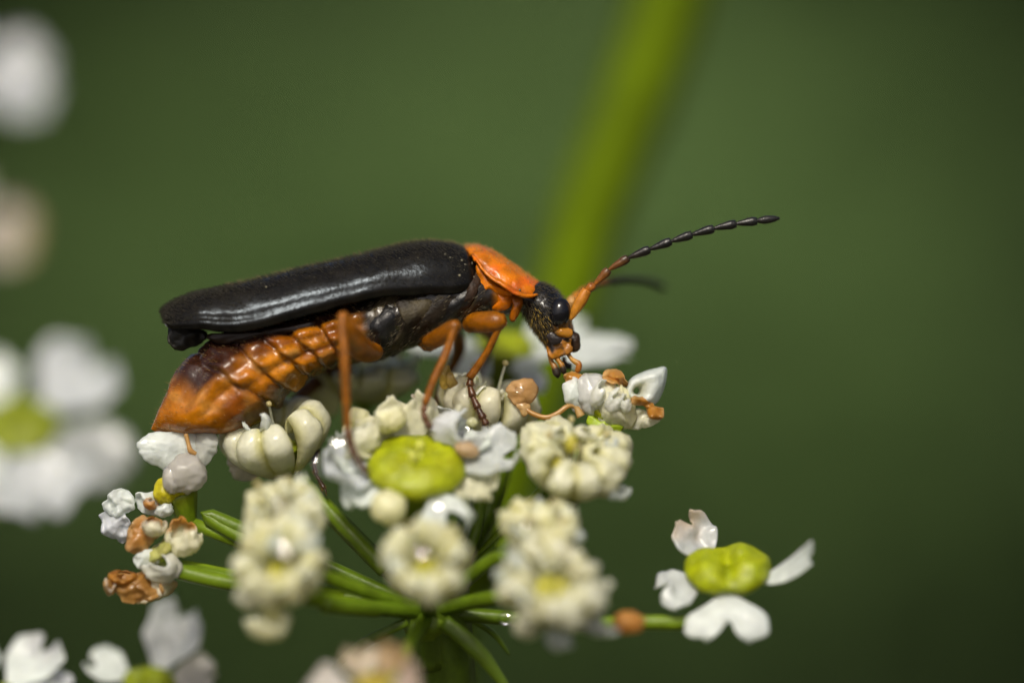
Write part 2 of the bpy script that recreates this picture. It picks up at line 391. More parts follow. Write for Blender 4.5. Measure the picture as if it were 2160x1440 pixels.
def lump(px, py, d, rx, ry, rd=None, rot=0, col=CREAM, ribs=0, rib=.12, crump=.12, seed=0, tip=None, tipdir=(0, 0, 1), shut=False):
    """a petal rolled into a cup with a frilled rim, or (shut) into a rounded bladder"""
    rd = rd or (rx+ry)/200; c = P(px, py, d); a = math.radians(rot)
    ax = A(math.cos(a), 0, math.sin(a))*rx/100; az = A(-math.sin(a), 0, math.cos(a))*ry/100; ay = A(0, rd, 0)
    def fn(q):
        w_ = (q[0]+.5*nz(q, 1.5, seed+2), q[1]+.5*nz(q, 1.5, seed+3), q[2]*.7+.5*nz(q, 1.5, seed+4))
        k = 1+crump*1.1*fbm(q, 1.3, seed)+crump*.45*crease(w_, 1.2, seed)+.03*nz(q, 6, seed)
        if ribs: k -= rib*max(0, math.cos(ribs*math.atan2(q[1], q[0])))**3
        return k
    def cf(q):
        cc = col
        if tip is not None:
            t = q[0]*tipdir[0]+q[1]*tipdir[1]+q[2]*tipdir[2]
            cc = mixc(col, tip, float(sst(.1, .75, t+.4*nz(q, 2.2, seed))))
        return cc
    if shut: return ball(MB(), c, ax, ay, az, cf, fn=fn, nu=30, nv=40)
    rs = random.Random(seed*31+px); ph0 = rs.uniform(0, 6.28); op = unit(A(.75*math.cos(ph0), rs.uniform(-.75, .1), .8))     # where the cup opens
    u1 = unit(np.cross(op, A(.3, 1, .1))); u2 = np.cross(op, u1); G = []; C = []; nr, na = 20, 44
    lob = rs.choice((2, 2, 3))
    for i in range(nr):
        f = i/(nr-1); row = []; cr = []
        for j in range(na):
            a_ = 2*PI*j/na
            tm = PI*(.66+.14*math.cos(lob*a_+ph0)+.10*nz((math.cos(a_)*1.5, math.sin(a_)*1.5, seed), 1.6, seed)); t = .03+f*tm
            q = -op*math.cos(t)+(u1*math.cos(a_)+u2*math.sin(a_))*math.sin(t)
            k = fn(q)*(1+f**4*(.10*math.sin(7*a_+ph0)+.14*nz(q, 4, seed+1)))
            row.append(c+k*(q[0]*ax+q[1]*ay+q[2]*az)); cc = cf(q)
            cr.append(mixc(cc, WHITE, .5*f**6) if tip is None else cc)
        G.append(row); C.append(cr)
    mb = _capfirst(MB().grid(np.array(G), C, closed_v=True), na); mb.open = True
    return mb
def pedicel(parent, pts, r0, r1, col=GREEN, name='pedicel'):
    m = MB(); k = len(pts)
    tube(m, pts, np.linspace(r0, r1, k), lambda u: mixc(DGREEN, col, float(sst(0, .8, u))), n=16, m=28, fn=lambda u, a: 1+.06*math.cos(6*a))
    return build(name, m, M_green, parent)
def closed(parent, px, py, d, axis, R, H, hole=.3, np_=5, az0=20, col=CREAM, label=None, cupH=.7, rd=.3, jitter=.12, tip=None, solid=.05, crump=.08, puff=.22, curl=1.0, frill=None, stamens=4):
    o, c, fr = floret(parent, px, py, d, axis, rd=rd, cupH=cupH, label=label, dcol=(.45, .40, .02), cupr=R*.62)
    base = c-fr[0]*H*.5
    rs = random.Random(px)
    for k in range(np_):
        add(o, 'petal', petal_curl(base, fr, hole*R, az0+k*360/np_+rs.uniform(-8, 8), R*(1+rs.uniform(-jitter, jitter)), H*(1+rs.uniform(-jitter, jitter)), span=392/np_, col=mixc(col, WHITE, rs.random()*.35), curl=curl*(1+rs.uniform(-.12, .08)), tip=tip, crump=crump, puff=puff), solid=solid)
    for k in range(np_+1 if frill is None else frill):
        z = az0+k*360/(np_+1)+rs.uniform(-25, 25)
        add(o, 'petal', petal_open(base+fr[0]*H*rs.uniform(.78, .98), fr, R*rs.uniform(.45, .8), z, R*rs.uniform(.3, .5), R*rs.uniform(.4, .7), a1=rs.uniform(.3, 1.3), a2=rs.uniform(-.6, .1), crump=.3, cup=.3, col=mixc(col, WHITE, rs.uniform(.3, 1)), m=14, n=13), solid=.025)
    for k in range(stamens):
        z = math.radians(az0+40+k*360/max(1, stamens)+rs.uniform(-30, 30)); rv = fr[1]*math.cos(z)+fr[2]*math.sin(z)
        b0 = c+rv*R*.28; b1 = b0+fr[0]*H*.55+rv*R*.1; b2 = b0+fr[0]*H*(.75+.3*rs.random())+rv*R*rs.uniform(.2, .55)
        mb = MB(); tube(mb, [b0, b1, b2], [.035, .03, .025], mixc(WHITE, CREAM, .5), n=8)
        ball(mb, b2, rv*.10, np.cross(fr[0], rv)*.06, fr[0]*.07, mixc((.78, .74, .42), (.62, .5, .2), rs.random()), nu=8, nv=10, fn=lambda q: 1-.25*math.exp(-(q[1]/.25)**2))
        add(o, 'stamen', mb, solid=0)
    return o, c, fr

HUB = P(905, 1290, -.2)
umb = empty('flower_umbel', P(905, 1330, -.2))
tag(umb, 'white umbel with cream and yellow-green florets carrying the soldier beetle', 'flower')
# hub, stalk and bracts
mb = MB(); ball(mb, HUB+A(0, .1, -.25), A(.55, 0, 0), A(0, .5, 0), A(0, 0, .45), GREEN, fn=lambda q: 1+.12*nz(q, 2.5, 3))
hub = build('hub', mb, M_green, umb)
wl = RX @ Vector(HUB); foot = np.array(RX.inverted() @ Vector((wl.x+8, wl.y+6, GROUND_Z-1)))
mb = MB(); tube(mb, [HUB+A(0, .1, -.1), P(925, 1400, .2), P(955, 1560, .6), HUB*.6+foot*.4, foot], [.42, .5, .55, .6, .7], DGREEN, n=18, m=50, fn=lambda u, a: 1+.06*math.cos(8*a))
build('stalk', mb, M_green, umb)
for (p1, p2, p3, r) in [((935, 1310, -.7), (1010, 1375, -.8), (1085, 1470, -.6), .17), ((860, 1310, -.6), (760, 1360, -.4), (690, 1420, -.1), .10), ((880, 1310, -.9), (870, 1380, -1.2), (880, 1460, -1.3), .15), ((985, 1300, .3), (1040, 1335, .6), (1075, 1380, .8), .06)]:
    mb = MB(); tube(mb, [P(*p1), P(*p2), P(*p3)], [r, r*1.05, r*.4], lambda u: mixc(DGREEN, (.13, .2, .02), u*.5), n=12, ell=.55)
    build('bract', mb, M_green, umb)

def ped(o, mids, r0=.15, r1=.17, hub=None):
    tip = A(*o['_tip']); pts = [HUB if hub is None else hub]+[P(*m) for m in mids]+[tip]
    return pedicel(umb, pts, r0, r1)

# -- centre floret, wide open, under the beetle's legs
o, c, fr = floret(umb, 878, 985, -1.3, (.02, -.62, .78), rd=1.0, cupH=1.5, label='widest open floret with a broad yellow-green disc under the middle leg', groove=.18, gaz=88, hgt=.38, dcol=(.33, .35, .002))
for kw in [dict(az=188, L=1.15, Wd=1.25, a1=.15, a2=.1, crump=.16, col=(.72, .76, .76), cup=.3),
           dict(az=150, L=.8, Wd=1.0, a1=.75, a2=-.2, crump=.16, col=PALE, cup=.25),
           dict(az=8, L=1.35, Wd=1.3, a1=.45, a2=-.1, crump=.14, col=(.72, .76, .72), cup=.2),
           dict(az=98, L=.75, Wd=1.25, a1=1.2, a2=-.3, crump=.2, col=PALE, cup=.2),
           dict(az=300, L=.95, Wd=1.2, a1=.0, a2=-.3, crump=.18, col=WHITE, cup=-.25, hook=.8)]:
    add(o, 'petal', petal_open(c-fr[0]*.15, fr, .75, **kw))
for kw in [dict(az=35, L=.8, Wd=1.1, a1=.8, a2=-.2, crump=.28, col=WHITE, cup=.3), dict(az=122, L=.75, Wd=1.0, a1=.9, a2=-.2, crump=.3, col=PALE, cup=.3), dict(az=168, L=1.0, Wd=1.1, a1=.4, a2=0, crump=.26, col=WHITE, cup=.3),
           dict(az=338, L=.95, Wd=1.0, a1=.2, a2=-.2, crump=.26, col=PALE, cup=.3), dict(az=66, L=.7, Wd=1.0, a1=1.1, a2=-.3, crump=.3, col=PALE, cup=.2), dict(az=210, L=.9, Wd=.9, a1=.0, a2=-.1, crump=.24, col=WHITE, cup=.2)]:
    add(o, 'petal', petal_open(c-fr[0]*.2, fr, .78, m=22, n=19, **kw), solid=.025)
add(o, 'petal', lump(820, 1070, -1.9, 40, 36, .4, col=CREAM, crump=.1, seed=4, ribs=2, rib=.05, shut=True), solid=0, label='cream petal rolled into a ball')
add(o, 'petal', lump(822, 882, -1.0, 34, 26, .3, rot=25, col=CREAM, crump=.2, seed=9), solid=0)
add(o, 'petal', lump(760, 930, -1.0, 45, 34, .35, rot=35, col=PALE, crump=.2, seed=12), solid=0)
add(o, 'petal', lump(972, 908, -.9, 55, 40, .42, rot=-10, col=(.82, .84, .82), crump=.22, seed=14), solid=0)
add(o, 'anther', lump(985, 948, -1.3, 26, 16, .2, rot=-15, col=(.66, .48, .28), crump=.12, seed=18, shut=True), M_petal, solid=0)
for k, (x, y, r) in enumerate([(755, 880, 24), (800, 900, 12), (940, 895, 14), (995, 890, 12), (735, 905, 14)]):
    add(o, 'anther', lump(x, y, -.6, r, r*.85, r/120, col=mixc(CREAM, (.6, .62, .35), .3*(k % 2)), crump=.1, seed=20+k, shut=True), solid=0)
for az in (70, 250):
    a_ = math.radians(az); b0 = c+fr[0]*.32+(fr[1]*math.cos(a_)+fr[2]*math.sin(a_))*.2
    mb = MB(); tube(mb, [b0, b0+fr[0]*.12, b0+fr[0]*.2], [.12, .1, .07], (.55, .58, .1), n=10); add(o, 'style', mb, M_disc, solid=0)
ped(o, [(975, 1180, -.6)], .16, .2)
mb = MB(); tube(mb, [HUB, P(1000, 1130, .5), P(1040, 1040, .7), P(1050, 960, .6)], [.2, .24, .24, .26], lambda u: mixc(DGREEN, GREEN, u*.6), n=16, fn=lambda u, a: 1+.05*math.cos(7*a)); build('pedicel', mb, M_green, umb)

# -- closed cream floret between the front leg and the mouth
o, c, fr = closed(umb, 1026, 872, 1.05, (.18, -.15, .97), .90, 1.15, hole=.42, np_=5, az0=-100, label='closed ribbed cream floret under the front leg', frill=2, stamens=2, col=(.86, .83, .60), puff=.24, cupH=.5, jitter=.05, crump=.04)
add(o, 'petal', sheet([(1068, 822), (1082, 803), (1112, 800), (1130, 812), (1130, 835), (1118, 850), (1100, 856), (1080, 848)], .1, .25, col=(.66, .38, .14), crump=.06, seed=3, edge=(.72, .45, .2)), solid=.04, label='shrivelled tan petal curled like a ball')
add(o, 'petal', sheet([(1092, 848), (1112, 848), (1118, 862), (1108, 876), (1098, 868)], .05, .1, col=(.7, .45, .18), crump=.03, seed=5), solid=.04)
mb = MB(); tube(mb, [P(1106, 858, .05), P(1120, 870, 0), P(1150, 880, -.05), P(1175, 872, -.05), P(1198, 856, 0), P(1214, 858, .05), P(1226, 878, .05)], [.05, .055, .055, .055, .055, .06, .10], lambda u: mixc((.6, .3, .06), (.66, .42, .16), u), n=10); add(o, 'filament', mb, solid=0, label='bent tan filament reaching to the neighbouring floret')
for k, (pts, cc) in enumerate([([(925, 775), (945, 772), (950, 790), (946, 818), (932, 822), (926, 800)], (.45, .30, .05)), ([(940, 785), (955, 788), (964, 805), (958, 818), (946, 812)], (.5, .34, .08))]):
    add(o, 'petal', sheet(pts, .35, .12, col=cc, crump=.05, seed=30+k, m=24), solid=.04, label='withered tan petal tip')
for k, (x, y, rx, ry, cc) in enumerate([(982, 820, 22, 30, PALE), (1012, 812, 14, 20, CREAM), (1045, 838, 20, 14, PALE), (900, 850, 10, 30, (.7, .5, .3)), (1080, 838, 14, 12, PALE)]):
    add(o, 'petal', lump(x, y, .45, rx, ry, .2, col=cc, crump=.25, seed=40+k, rot=20*k), solid=0)
add(o, 'petal', lump(920, 890, -.1, 42, 34, .35, col=(.74, .76, .70), crump=.12, seed=47), solid=0)
ped(o, [(1000, 1130, .2)], .13, .14)

# -- curled white floret being eaten
o, c, fr = floret(umb, 1285, 862, .25, (.12, -.25, .95), rd=.5, cupH=.35, cupr=.55, label='half withered white floret with rusty rims at the beetle\'s mouth', ccol=(.28, .38, .01))
W9 = [([(1190, 805), (1215, 796), (1245, 812), (1250, 850), (1240, 866), (1215, 868), (1196, 848), (1187, 825)], .1, .28, WHITE, (.4, 0)),
      ([(1218, 800), (1250, 790), (1285, 800), (1300, 840), (1280, 880), (1250, 880), (1222, 850)], .05, .42, (.74, .75, .70), (.1, 0)),
      ([(1268, 806), (1295, 812), (1318, 842), (1320, 890), (1292, 900), (1266, 888), (1258, 845)], -.05, .45, PALE, (-.1, 0)),
      ([(1305, 812), (1330, 835), (1340, 875), (1328, 902), (1300, 902), (1290, 860)], 0, .35, CREAM, (-.2, 0)),
      ([(1310, 872), (1345, 862), (1380, 872), (1398, 882), (1372, 898), (1335, 904), (1312, 898)], .15, .2, PALE, (-.2, .2))]
for k, (ol, d, bl, cc, ti) in enumerate(W9):
    add(o, 'petal', sheet(ol, d, bl, col=cc, tilt=ti, crump=.05, seed=50+k), solid=.04)
for k, (x, y, rx, ry, ro) in enumerate([(1265, 830, 16, 30, -25), (1297, 845, 17, 26, -30), (1320, 850, 12, 18, 0)]):
    add(o, 'petal', lump(x, y, -.28, rx, ry, .16, rot=ro, col=(.82, .83, .74), crump=.1, seed=60+k), solid=0)
# upright pointed petal with a hole: a band around the hole
mb = MB(); outer = [(1322, 818), (1334, 798), (1362, 784), (1385, 778), (1404, 776), (1404, 800), (1396, 828), (1382, 850), (1362, 846), (1340, 842), (1326, 838)]
inner = [(1334, 824), (1337, 818), (1342, 815), (1346, 815), (1349, 818), (1350, 823), (1349, 828), (1346, 832), (1342, 833), (1338, 831), (1335, 828)]
Ou = crom([P(*q, .1) for q in outer+outer[:1]], 45)[:-1]; In = crom([P(*q, .1) for q in inner+inner[:1]], 45)[:-1]
G = np.array([[In[j]*(1-s)+Ou[j]*s+A(0, .22*s*s-.25*math.sin(PI*s)+.08*fbm(Ou[j]*s, 3, 5), 0) for j in range(44)] for s in np.linspace(0, 1, 8)])
C = [[mixc((.66, .66, .48), WHITE, float(sst(0, .6, i/7))) for j in range(44)] for i in range(8)]
mb.grid(G, C, closed_v=True); add(o, 'petal', mb, solid=.05, label='pointed upright white petal with a round hole')
for k, (ol, d, bl, cc) in enumerate([
        ([(1190, 790), (1205, 787), (1222, 790), (1232, 797), (1222, 806), (1204, 808), (1193, 810)], .0, .12, RUST),
        ([(1273, 782), (1296, 779), (1310, 786), (1320, 800), (1325, 815), (1318, 820), (1305, 806), (1290, 800), (1276, 796)], .05, .15, (.62, .30, .06)),
        ([(1336, 838), (1350, 836), (1368, 845), (1380, 856), (1398, 864), (1403, 876), (1392, 887), (1378, 878), (1360, 862), (1342, 855)], -.15, .14, (.55, .24, .03))]):
    add(o, 'petal', sheet(ol, d, bl, col=cc, edge=(.7, .42, .14), crump=.16, seed=70+k, wr=1.6), solid=.03, label='rusty dried petal rim')
mb = MB(); tube(mb, [P(1232, 797, .25), P(1255, 793, .3), P(1275, 800, .3)], [.1, .06, .08], PALE, n=8); add(o, 'petal', mb, solid=0)
add(o, 'sepal', sheet([(1238, 876), (1256, 884), (1268, 874), (1276, 890), (1300, 902), (1316, 896), (1314, 908), (1296, 916), (1284, 914), (1276, 926), (1266, 912), (1246, 904)], -.02, .14, col=(.26, .36, .008), crump=.04, seed=77, m=72), M_green, solid=.06, label='yellow-green jagged receptacle')
ped(o, [(1255, 960, .4), (1130, 1090, .5), (1010, 1180, .3)], .13, .15)

# -- plump cream floret to the right, below the eaten one
o, c, fr = closed(umb, 1208, 994, -1.0, (.12, -.5, .86), .98, 1.0, hole=.3, np_=5, az0=50, label='plump closed cream floret below the eaten one', frill=0, crump=.13, cupH=.8, puff=.3)
for k, (x, y, rx, ry, cc) in enumerate([(1300, 1030, 28, 24, WHITE), (1270, 1020, 35, 24, CREAM), (1140, 930, 24, 28, CREAM), (1290, 935, 12, 16, WHITE), (1235, 915, 24, 15, PALE), (1180, 915, 22, 16, PALE), (1255, 960, 26, 22, CREAM)]):
    add(o, 'petal', lump(x, y, -1.4+.3*(y < 950), rx, ry, .3, col=cc, crump=.2, seed=80+k, rot=-20), solid=0)
for k, (x, y) in enumerate([(1205, 935), (1255, 1015), (1180, 985), (1215, 1000)]):
    add(o, 'anther', lump(x, y, -1.75, 13, 18, .14, col=(.66, .60, .06), crump=.15, seed=90+k, shut=True), solid=0)
ped(o, [(1165, 1065, -.6), (1050, 1160, -.4)], .15, .17)

# -- open floret on the long right-hand stalk
o, c, fr = floret(umb, 1535, 1200, -1.1, (-.02, -.62, .78), rd=.8, cupH=.85, cupr=.66, label='open floret with a two-lobed yellow disc at the end of the long stalk', groove=.65, gaz=92, hgt=.5, lob=.3, dcol=(.32, .35, .002))
for kw in [dict(az=196, L=1.05, Wd=1.15, a1=.1, a2=-.15, crump=.1, col=(.74, .78, .74), cup=-.15, hook=.6),
           dict(az=128, L=.95, Wd=1.0, a1=.55, a2=.1, crump=.16, col=(.72, .75, .72), tip=(.66, .56, .42), cup=.2),
           dict(az=-14, L=1.25, Wd=.34, a1=.1, a2=.6, crump=.04, col=WHITE, cup=.5, twist=.8, notch=.1),
           dict(az=268, L=1.05, Wd=1.75, a1=-.25, a2=-.15, crump=.06, col=WHITE, cup=-.1, notch=.35, hook=.3)]:
    add(o, 'petal', petal_open(c-fr[0]*.2, fr, .52, **kw))
ped(o, [(1040, 1300, -.4), (1200, 1315, -.8), (1340, 1312, -1.2), (1470, 1308, -1.1)], .15, .16)

# -- front florets facing the viewer
o, c, fr = closed(umb, 898, 1200, -3.1, (-.02, -.80, .60), .80, 1.1, hole=.36, az0=90, label='small star shaped cream floret in front of the hub', curl=.85, puff=.18, cupH=.8, crump=.07, rd=.32)
ped(o, [(900, 1270, -1.6)], .15, .14)
o, c, fr = closed(umb, 595, 1205, -3.0, (-.1, -.80, .60), .84, 1.1, hole=.42, az0=60, label='big blurred cream floret left of the hub', crump=.12, cupH=.8, rd=.36)
for k, (x, y, rx, ry, cc) in enumerate([(565, 1312, 44, 36, CREAM), (528, 1258, 30, 26, PALE), (592, 1150, 32, 20, WHITE)]):
    add(o, 'petal', lump(x, y, -3.2, rx, ry, .35, col=cc, crump=.16, seed=100+k), solid=0)
ped(o, [(680, 1275, -2.0), (800, 1285, -1.0)], .16, .16)
o, c, fr = closed(umb, 600, 1095, -2.2, (-.1, -.55, .83), .72, .75, hole=.35, az0=0, label='crumpled cream floret behind the big blurred one', crump=.14, cupH=.7)
for k, (x, y, rx, ry, cc) in enumerate([(650, 1090, 34, 40, CREAM), (540, 1110, 26, 24, CREAM), (595, 1065, 26, 20, PALE)]):
    add(o, 'petal', lump(x, y, -2.4, rx, ry, .3, col=cc, crump=.16, seed=110+k), solid=0)
ped(o, [(700, 1220, -1.4)], .14, .14)
o, c, fr = closed(umb, 1165, 1250, -3.3, (.05, -.80, .60), .88, 1.0, hole=.45, az0=30, label='big blurred pale floret right of the hub', col=PALE, crump=.12, cupH=.8, rd=.5)
for k, (x, y, rx, ry, cc) in enumerate([(1180, 1345, 26, 24, WHITE), (1258, 1315, 44, 22, GREY), (1252, 1235, 34, 42, PALE), (1112, 1318, 28, 26, PALE), (1062, 1215, 20, 14, WHITE)]):
    add(o, 'petal', lump(x, y, -3.3, rx, ry, .35, col=cc, crump=.16, seed=120+k, rot=-20), solid=0)
ped(o, [(1060, 1260, -1.6)], .15, .15)
o, c, fr = closed(umb, 1142, 1130, -2.4, (.05, -.55, .83), .68, .75, hole=.3, az0=10, label='crumpled cream floret standing above the big pale one', crump=.14, cupH=.7)
for k, (x, y, rx, ry, cc) in enumerate([(1218, 1130, 13, 16, WHITE), (1140, 1095, 30, 24, CREAM), (1110, 1150, 34, 26, CREAM), (1185, 1160, 26, 26, CREAM)]):
    add(o, 'petal', lump(x, y, -2.5, rx, ry, .28, col=cc, crump=.18, seed=130+k), solid=0)
ped(o, [(1040, 1180, -1.2)], .14, .14)
add(umb, 'dry_petal', lump(1326, 1312, -2.3, 34, 24, .25, col=(.62, .30, .07), crump=.14, seed=141, shut=True), solid=0, label='rusty dried petal stuck to the long stalk')
o, c, fr = floret(umb, 785, 1455, -4.6, (-.1, -.8, .6), rd=.42, cupH=.8, label='blurred brownish floret hanging low in front of the hub', dcol=(.4, .3, .03))
for kw in [dict(az=110, L=.6, Wd=.8, a1=.3, crump=.2, col=(.64, .54, .38), cup=.2), dict(az=60, L=.7, Wd=.7, a1=.4, crump=.2, col=(.52, .36, .18), cup=.2), dict(az=170, L=.95, Wd=.9, a1=.15, crump=.2, col=(.70, .66, .58), cup=.2), dict(az=10, L=.6, Wd=.8, a1=.2, crump=.2, col=(.58, .45, .36), cup=.2), dict(az=270, L=.6, Wd=.9, a1=.1, crump=.2, col=GREY)]:
    add(o, 'petal', petal_open(c-fr[0]*.1, fr, .4, **kw))
ped(o, [(860, 1370, -2.2)], .15, .15)

# -- ribbed floret in the shade of the abdomen
o, c, fr = closed(umb, 585, 940, .7, (-.25, -.25, .93), 1.02, 1.2, hole=.4, az0=-95, label='closed ribbed floret in the shade of the abdomen', frill=2, stamens=2, col=PALE, puff=.24, cupH=.45, crump=.04, jitter=.05)
add(o, 'petal', sheet([(480, 960), (500, 930), (540, 930), (548, 985), (530, 1012), (495, 1005)], .6, .3, col=(.60, .56, .45), crump=.06, seed=150), solid=.04)
add(o, 'petal', lump(655, 900, .8, 26, 40, .3, rot=20, col=GREY, crump=.12, seed=152), solid=0)
ped(o, [(640, 1020, .4), (730, 1115, .1), (810, 1200, -.2)], .17, .17)

# -- left florets
o, c, fr = floret(umb, 375, 1030, .15, (-.30, -.18, .90), rd=.42, cupH=.75, cupr=.46, label='wilting floret with a clear white petal below the abdomen tip', dcol=(.45, .40, .01), hgt=.6)
add(o, 'petal', sheet([(292, 930), (330, 915), (400, 908), (420, 940), (400, 985), (352, 992), (318, 975), (298, 955)], .05, .3, col=WHITE, crump=.05, seed=160, tilt=(.2, 0)), solid=.04)
add(o, 'petal', sheet([(398, 925), (430, 908), (456, 920), (452, 960), (430, 985), (405, 970)], .15, .2, col=(.72, .74, .66), crump=.04, seed=161, tilt=(-.3, 0)), solid=.03)
add(o, 'petal', lump(393, 998, -.2, 48, 42, .4, rot=12, col=(.60, .58, .53), crump=.1, seed=162, ribs=2, rib=.1, shut=True), solid=0, label='greyish petal rolled into a ball')
add(o, 'petal', lump(362, 1012, -.3, 20, 30, .25, rot=10, col=(.64, .62, .56), crump=.1, seed=163, shut=True), solid=0)
add(o, 'nectar_disc', lump(350, 1035, -.05, 27, 30, .28, rot=-25, col=(.45, .40, .01), crump=.06, seed=164, shut=True), M_disc, solid=0)
mb = MB(); tube(mb, [P(392, 915, -.1), P(398, 938, -.14), P(402, 950, -.15), P(414, 957, -.15)], [.05, .045, .06, .04], (.62, .36, .12), n=8); add(o, 'filament', mb, solid=0)
ped(o, [(450, 1090, .1), (560, 1160, 0), (760, 1240, -.1)], .15, .15)

o, c, fr = floret(umb, 340, 1160, -.4, (-.6, -.3, .74), rd=.35, cupH=.4, cupr=.35, label='withered floret with curled brown rims on the left', dcol=(.4, .38, .1))
for k, (ol, d, bl, cc, ed) in enumerate([
        ([(222, 1060), (240, 1032), (268, 1034), (285, 1055), (280, 1078), (250, 1085), (225, 1082)], .1, .2, WHITE, None),
        ([(214, 1085), (245, 1075), (270, 1090), (268, 1130), (250, 1148), (222, 1125)], .05, .2, (.72, .75, .76), None),
        ([(285, 1045), (320, 1040), (358, 1052), (360, 1075), (320, 1085), (290, 1075)], 0, .15, WHITE, None),
        ([(266, 1130), (278, 1105), (300, 1088), (330, 1092), (345, 1110), (330, 1135), (300, 1165), (275, 1165)], -.35, .25, (.55, .26, .06), (.66, .40, .16)),
        ([(300, 1160), (285, 1180), (310, 1195), (340, 1180), (335, 1160)], -.4, .2, WHITE, None),
        ([(225, 1225), (250, 1205), (285, 1212), (310, 1205), (340, 1225), (345, 1250), (310, 1265), (265, 1270), (245, 1250)], -.5, .2, (.45, .22, .05), (.66, .38, .12)),
        ([(290, 1230), (330, 1215), (370, 1225), (360, 1250), (310, 1268), (285, 1262)], -.35, .2, PALE, (.6, .45, .2))]):
    add(o, 'petal', sheet(ol, d, bl*.8, col=cc, edge=ed, crump=.12, seed=170+k, wr=1.4), solid=.03)
for k, (x, y, rx, ry, cc, tp) in enumerate([(388, 1132, 36, 40, PALE, RUST), (342, 1195, 40, 33, (.78, .78, .66), None), (345, 1075, 20, 14, WHITE, None), (318, 1062, 14, 12, RUST, None), (258, 1215, 28, 14, RUST, BROWN), (232, 1235, 12, 18, (.6, .36, .1), None), (325, 1110, 24, 20, PALE, BROWN)]):
    add(o, 'petal', lump(x, y, -.55 if y > 1090 else -.1, rx, ry, .28, col=cc, crump=.16, seed=180+k, tip=tp), solid=0)
ped(o, [(395, 1205, -.4), (500, 1232, -.5), (720, 1262, -.4)], .17, .15)

# -- florets behind the beetle
o, c, fr = floret(umb, 1066, 730, 3.9, (.05, -.45, .89), rd=.62, cupH=1.6, cupr=.6, label='open white floret seen under the beetle\'s head', dcol=(.32, .35, .004), ccol=(.13, .21, .01))
for kw in [dict(az=-6, L=2.2, Wd=1.5, a1=.02, a2=.02, col=WHITE, crump=.05, notch=.3, cup=.1),
           dict(az=38, L=1.5, Wd=1.2, a1=.1, col=WHITE, crump=.05), dict(az=183, L=1.6, Wd=1.1, a1=.0, a2=-.05, col=WHITE, crump=.05),
           dict(az=222, L=1.0, Wd=1.2, a1=-.25, a2=-.3, col=WHITE, crump=.05), dict(az=300, L=1.0, Wd=.6, a1=-.2, a2=-.25, col=(.74, .78, .8), crump=.05)]:
    add(o, 'petal', petal_open(c, fr, .5, **kw))
mb = MB(); tube(mb, [P(1165, 735, 3.4), P(1140, 752, 3.2), P(1110, 772, 3.1), P(1075, 780, 3.1)], [.22, .16, .14, .07], WHITE, n=10, ell=.4); add(o, 'petal', mb, solid=0)
ped(o, [(1050, 980, 2.4), (985, 1180, 1.2)], .22, .34)
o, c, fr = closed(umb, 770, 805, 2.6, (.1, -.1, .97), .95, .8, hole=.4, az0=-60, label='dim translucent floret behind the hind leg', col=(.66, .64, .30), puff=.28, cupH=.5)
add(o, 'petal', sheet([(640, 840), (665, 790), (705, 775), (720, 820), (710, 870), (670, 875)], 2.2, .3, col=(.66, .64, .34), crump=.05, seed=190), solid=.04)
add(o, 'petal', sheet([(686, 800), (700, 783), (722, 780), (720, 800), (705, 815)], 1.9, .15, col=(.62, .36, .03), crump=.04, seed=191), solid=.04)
ped(o, [(790, 950, 2.2), (850, 1150, 1.0)], .14, .16)

# ------------------------------------------------------------------ other umbels
def far_umbel(label, base, specs, d, group=None, stem=.35):
    t = empty('flower_umbel', P(base[0], base[1], d)); tag(t, label, 'flower')
    hb = P(base[0], base[1], d); wl = RX @ Vector(hb); ft = np.array(RX.inverted() @ Vector((wl.x, wl.y, GROUND_Z-1)))
    m = MB(); tube(m, [hb, hb*.5+ft*.5, ft], [stem*.8, stem, stem], GREEN, n=12, m=30); build('stalk', m, M_green, t)
    for (px, py, dd, axis, rd, pets) in specs:
        o, c, fr = floret(t, px, py, d+dd, axis, rd=rd, cupH=1.0, dcol=(.22, .25, .003))
        for kw in pets: add(o, 'petal', petal_open(c, fr, rd*.75, **kw))
        tip = A(*o['_tip']); pedicel(t, [hb, hb*.4+tip*.6, tip], .2, .2)
    return t
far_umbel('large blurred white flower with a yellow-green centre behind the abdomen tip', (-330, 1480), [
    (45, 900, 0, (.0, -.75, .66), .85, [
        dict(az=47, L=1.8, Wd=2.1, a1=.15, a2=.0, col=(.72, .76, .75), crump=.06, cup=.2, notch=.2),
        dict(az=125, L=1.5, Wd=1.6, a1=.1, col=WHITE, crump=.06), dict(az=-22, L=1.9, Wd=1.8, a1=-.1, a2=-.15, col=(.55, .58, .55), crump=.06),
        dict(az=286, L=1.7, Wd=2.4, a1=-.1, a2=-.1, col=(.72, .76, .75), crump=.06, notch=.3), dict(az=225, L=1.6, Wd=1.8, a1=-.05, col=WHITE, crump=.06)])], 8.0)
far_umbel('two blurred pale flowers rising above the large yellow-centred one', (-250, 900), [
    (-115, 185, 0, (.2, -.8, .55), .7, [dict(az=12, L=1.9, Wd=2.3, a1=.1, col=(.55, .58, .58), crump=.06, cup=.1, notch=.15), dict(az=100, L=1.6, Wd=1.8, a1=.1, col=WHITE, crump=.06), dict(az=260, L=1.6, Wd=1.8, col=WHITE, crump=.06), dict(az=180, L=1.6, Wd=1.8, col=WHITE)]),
    (-110, 490, .5, (.2, -.8, .55), .6, [dict(az=0, L=1.5, Wd=1.7, a1=.1, col=(.66, .62, .52), tip=(.40, .28, .12), crump=.06, notch=.1), dict(az=90, L=1.2, Wd=1.5, col=PALE), dict(az=240, L=1.2, Wd=1.5, col=PALE), dict(az=180, L=1.2, Wd=1.5, col=PALE)])], 14.0)
